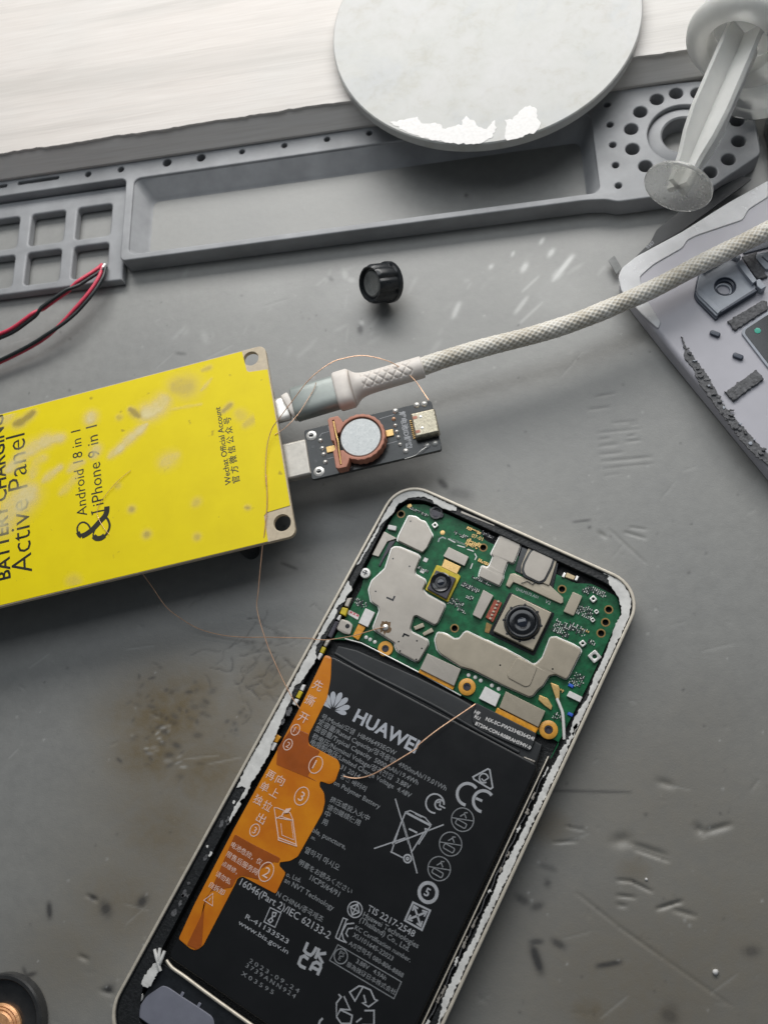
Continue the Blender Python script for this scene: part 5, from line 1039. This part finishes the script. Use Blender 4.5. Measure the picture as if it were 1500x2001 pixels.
lw = [tuple(v) for v in vx(zO((870, 1480), (1180, 1265), (1330, 1200), (1500, 1800), (1300, 2100), (1170, 1960), (850, 1540)), ZV+.6)]
plate('lens_window_rim', rnd(lw, 1.2), ZV, ZV+.6, M['mount_light'], cv, bev=.2)
lw2 = [tuple(v) for v in vx(zO((905, 1490), (1185, 1305), (1330, 1240), (1480, 1790), (1300, 2060), (1185, 1920), (895, 1545)), ZV+.65)]
plate('lens_window', rnd(lw2, 1.0), ZV+.3, ZV+.68, M['lens'], cv, bev=.05)
c = vx(zO((1062, 1510)), ZV+.7)[0]; plate('teal_insert', circ(*c, .95, 7), ZV+.68, ZV+.8, M['teal'], cv, bev=.03)
for p in zO((510, 1540), (810, 1835)):
    c = vx([p], ZV+.9)[0]; a_ = math.radians(-32); pts = rrect(-1.55, -.75, 1.55, .75, .7, 4)
    plate('clip_stud', [(c[0]+x*math.cos(a_)-y*math.sin(a_), c[1]+x*math.sin(a_)+y*math.cos(a_)) for x, y in pts], ZV, ZV+.95, M['cam_mount'], cv, bev=.25)
# loose flex strip that sticks out from under the cover
plate('ribbon_flex', rnd([tuple(v) for v in P(zX((125, 530), (165, 495), (215, 580), (180, 620)), 2.5)-cv0], .3), 2.2, 2.5, M['knob_cap'], cv, bev=.05)
plate('ribbon_flex', rnd([tuple(v) for v in P(zX((300, 510), (400, 410), (440, 330), (600, 200), (760, 90), (1000, -20), (1060, 0), (600, 340), (420, 440)), 4.0)-cv0], .5), 3.6, 4.0, M['tape'], cv, bev=.05)
q = P(zX((385, 455), (430, 415)), 4.02)-cv0; text('printed_text', '0367', q[0], q[1], 4.03, M['print'], cv, ang=math.atan2(*(q[1]-q[0])[::-1]))

# ================================================================ SMALL THINGS
# knurled knob on its side
kc = P([(746, 562)], 5.0)[0]
kb = Thing('control_knob', (*kc, 0), 0, 'small black fluted knob lying on its side on the mat below the tray', 'knob')
kax = Vector((-0.70, -0.40, 0.60)).normalized(); kq = Vector((0, 0, 1)).rotation_difference(kax)
def kv(r, t, h): v = kq @ Vector((r*math.cos(t), r*math.sin(t), h)); return (v.x*1.22, v.y*1.22, v.z*1.22+5.4)
nseg = 96; prof = [(4.9, -3.6), (5.3, -3.3), (5.35, -2.2), (5.0, -1.9), (5.0, 2.6), (4.7, 3.4), (4.4, 3.7), (4.1, 3.6), (3.9, 2.7), (3.5, 2.5), (0.02, 2.5)]
V = []; Fc = []
for r, h in prof:
    for i in range(nseg):
        t = 2*math.pi*i/nseg; fl = 0.45*max(0, math.cos(8*t))**2 if (-2.0 < h < 3.5 and r > 4.5) else 0
        V.append(kv(r-fl, t, h))
for k in range(len(prof)-1):
    for i in range(nseg): j = (i+1) % nseg; Fc.append((k*nseg+i, k*nseg+j, (k+1)*nseg+j, (k+1)*nseg+i))
Fc.append(tuple(reversed(range(nseg))))
zmin = min(v[2] for v in V); V = [(a, b, c-zmin) for a, b, c in V]
o = mk('knob_body', V, Fc, M['black_gloss'], kb, True); weld(o.data); autosmooth(o.data, 35)
cpv = []; cpf = []; cprof = [(3.4, 2.5), (3.3, 2.9), (2.9, 3.05), (2.6, 2.85), (0.02, 2.8)]
for r_, h in cprof:
    for i in range(40): a_, b_, c_ = kv(r_, 2*math.pi*i/40, h); cpv.append((a_, b_, c_-zmin))
for k in range(len(cprof)-1):
    for i in range(40): j = (i+1) % 40; cpf.append((k*40+i, k*40+j, (k+1)*40+j, (k+1)*40+i))
o = mk('knob_cap', cpv, cpf, M['knob_cap'], kb, True); autosmooth(o.data, 35)

# red and black twin wires
wt = Thing('twin_wire', (*P([(100, 620)], 4)[0], 0), 0, 'two red and black twin wires resting in the small cell of the tray', 'wire')
def wpath(pts): return smooth_path(wt.px3(pts), .5)
up = wpath([(203, 519, 5), (190, 530, 6.3), (150, 556, 8), (100, 590, 8.5), (55, 624, 8), (20, 648, 7), (-30, 668, 6)])
dn = wpath([(204, 521, 5), (196, 545, 6), (172, 580, 6.5), (130, 625, 6), (80, 664, 5), (30, 692, 4.2), (-30, 720, 3.5)])
def twin(path, ph0, r=.62):
    T, S, U = frames(path); s = np.r_[0, np.cumsum(np.linalg.norm(np.diff(path, axis=0), axis=1))]
    for k, m_ in ((0, 'wire_red'), (1, 'wire_black')):
        a = ph0(s)+k*math.pi; tube(m_.replace('wire_', '')+'_lead', path+r*(S*np.cos(a)[:, None]+U*np.sin(a)[:, None]), r, M[m_], wt, seg=10)
twin(up, lambda s: 0.5-2.0*np.clip((s-11)/5, 0, 1)+2.2*np.clip((s-26)/4, 0, 1))
twin(dn, lambda s: 0.45-1.9*np.clip((s-19)/14, 0, 1))
q = wt.px3([(207, 517, 5.0), (201, 524, 5.2)]); tube('wire_tip', np.vstack([q[0], (q[0]+q[1])/2, q[1]]), 0.75, M['silver'], wt, seg=10)

# enamelled copper wires
def cwire(label, pts, r=0.13):
    a = np.array(pts, float); q = P(a[:, :2], a[:, 2]); c = q.mean(0)
    o = tube('copper_wire', smooth_path(np.c_[q-c, a[:, 2]], .5), r, M['copper'], None, seg=7)
    o.location = (c[0]*MM, c[1]*MM, 0); tag(o, label, 'wire', 'hair thin copper jumper wires'); return o
def at_(zf, lst): return [(*zf((a, b))[0], z) for a, b, z in lst]
cwire('copper wire looping from the adapter over the yellow panel to the phone edge', at_(zV, [(1290, 440, 16.5), (1250, 380, 16), (1200, 310, 16), (1120, 240, 17), (1050, 195, 18.5), (950, 163, 20.5), (850, 150, 22), (740, 168, 23), (650, 200, 23.5), (520, 300, 23), (400, 450, 22), (310, 570, 21), (270, 630, 20), (240, 740, 19), (230, 900, 18.6), (236, 1000, 18.4)])+at_(zY, [(1200, 180, 18.3), (1205, 300, 18.3), (1193, 440, 18.2), (1184, 500, 17), (1165, 700, 13), (1160, 790, 11), (1200, 930, 9.5), (1250, 1050, 8.8), (1288, 1130, 8.5)])+[(572, 1365, 8.3), (586, 1385, 7.9)])
cwire('short copper wire hooked over the grey plug at the yellow panel edge', at_(zV, [(558, 325, 18.2), (548, 360, 18.0), (520, 410, 17.9), (450, 520, 18.3), (380, 600, 18.6), (330, 640, 18.3), (290, 665, 18.2)]), .1)
cwire('copper wire running from under the yellow panel to the soldered shield', [(255, 1085, 13)]+at_(zY, [(640, 620, 12), (690, 690, 9), (750, 775, 5.5), (820, 830, 3.2), (900, 875, 2), (1000, 902, 1.5), (1100, 912, 2), (1200, 912, 3.5), (1300, 914, 6), (1400, 917, 8.3)])+at_(zQ, [(420, 740, 8.4), (600, 742, 8.0), (750, 722, 7.6), (940, 690, 7.3), (1186, 620, 7.3)])+at_(zA, [(560, 1395, 7.3), (615, 1388, 7.5)]), .12)
cwire('bright copper wire lying across the battery lettering', at_(zG, [(602, 104, 7.4), (520, 160, 8.2), (300, 310, 9.0), (150, 430, 9.0)])+at_(zC, [(1180, 795, 9), (1060, 870, 8.8), (900, 965, 8.2), (820, 1000, 7.7), (750, 1015, 7.3), (690, 1012, 7.3), (640, 1000, 7.5)]), .17)
cwire('stray bent copper hair on the ampersand of the yellow panel', at_(zY, [(590, 160, 18.3), (530, 210, 18.5), (470, 280, 18.5), (445, 320, 18.4), (440, 360, 18.4), (460, 405, 18.3), (492, 448, 18.3)]), .07)

# dark dish with a copper disc
dcx = P([(-2, 2003)], 3.5)[0]
dd = Thing('copper_dish', (*dcx, 0), 0, 'round dark dish with a ridged copper disc inside, on the mat', 'dish')
lathe('dish', [(0.01, 0), (11.6, 0), (12.2, .6), (12.2, 3.6), (11.8, 4.1), (11.0, 4.1), (10.5, 3.5), (10.3, 1.6), (0.01, 1.5)], (0, 0, 0), M['smoke'], dd, seg=64)
lathe('copper_disc', [(6.0, 1.5), (6.2, 2.6), (5.6, 3.2), (5.3, 2.9), (4.9, 3.4), (4.5, 3.1), (4.0, 3.6), (3.0, 3.7), (0.01, 3.8)], (-.4, -1.2, 0), M['copper_disc'], dd, seg=48)
# crumbs on the mat
def crumb(p, r, mat_, label, group=None):
    c = P([p], 0)[0]; rr = np.random.default_rng(int(p[0])); V = []; Fc = []
    n = 8; prof = [(0.1, 0.02), (.8, .05), (1, .5), (.7, .95), (.05, 1.1)]
    for u, h in prof:
        for i in range(n): t = 2*math.pi*i/n; k = u*r*rr.uniform(.8, 1.2); V.append((k*math.cos(t), k*math.sin(t), h*r))
    for k in range(len(prof)-1):
        for i in range(n): j = (i+1) % n; Fc.append((k*n+i, k*n+j, (k+1)*n+j, (k+1)*n+i))
    Fc.append(tuple(range(n-1, -1, -1))); Fc.append(tuple((len(prof)-1)*n+i for i in range(n)))
    o = mk('crumb', V, Fc, mat_, None, True); o.location = (c[0]*MM, c[1]*MM, 0.00002); tag(o, label, 'crumb', group)
crumb((1396, 1899), .7, M['white_part'], 'tiny white bead on the bare mat right of the phone')
crumb((1262, 1718), .35, M['white_part'], 'tiny pale speck beside the knife dents right of the phone')
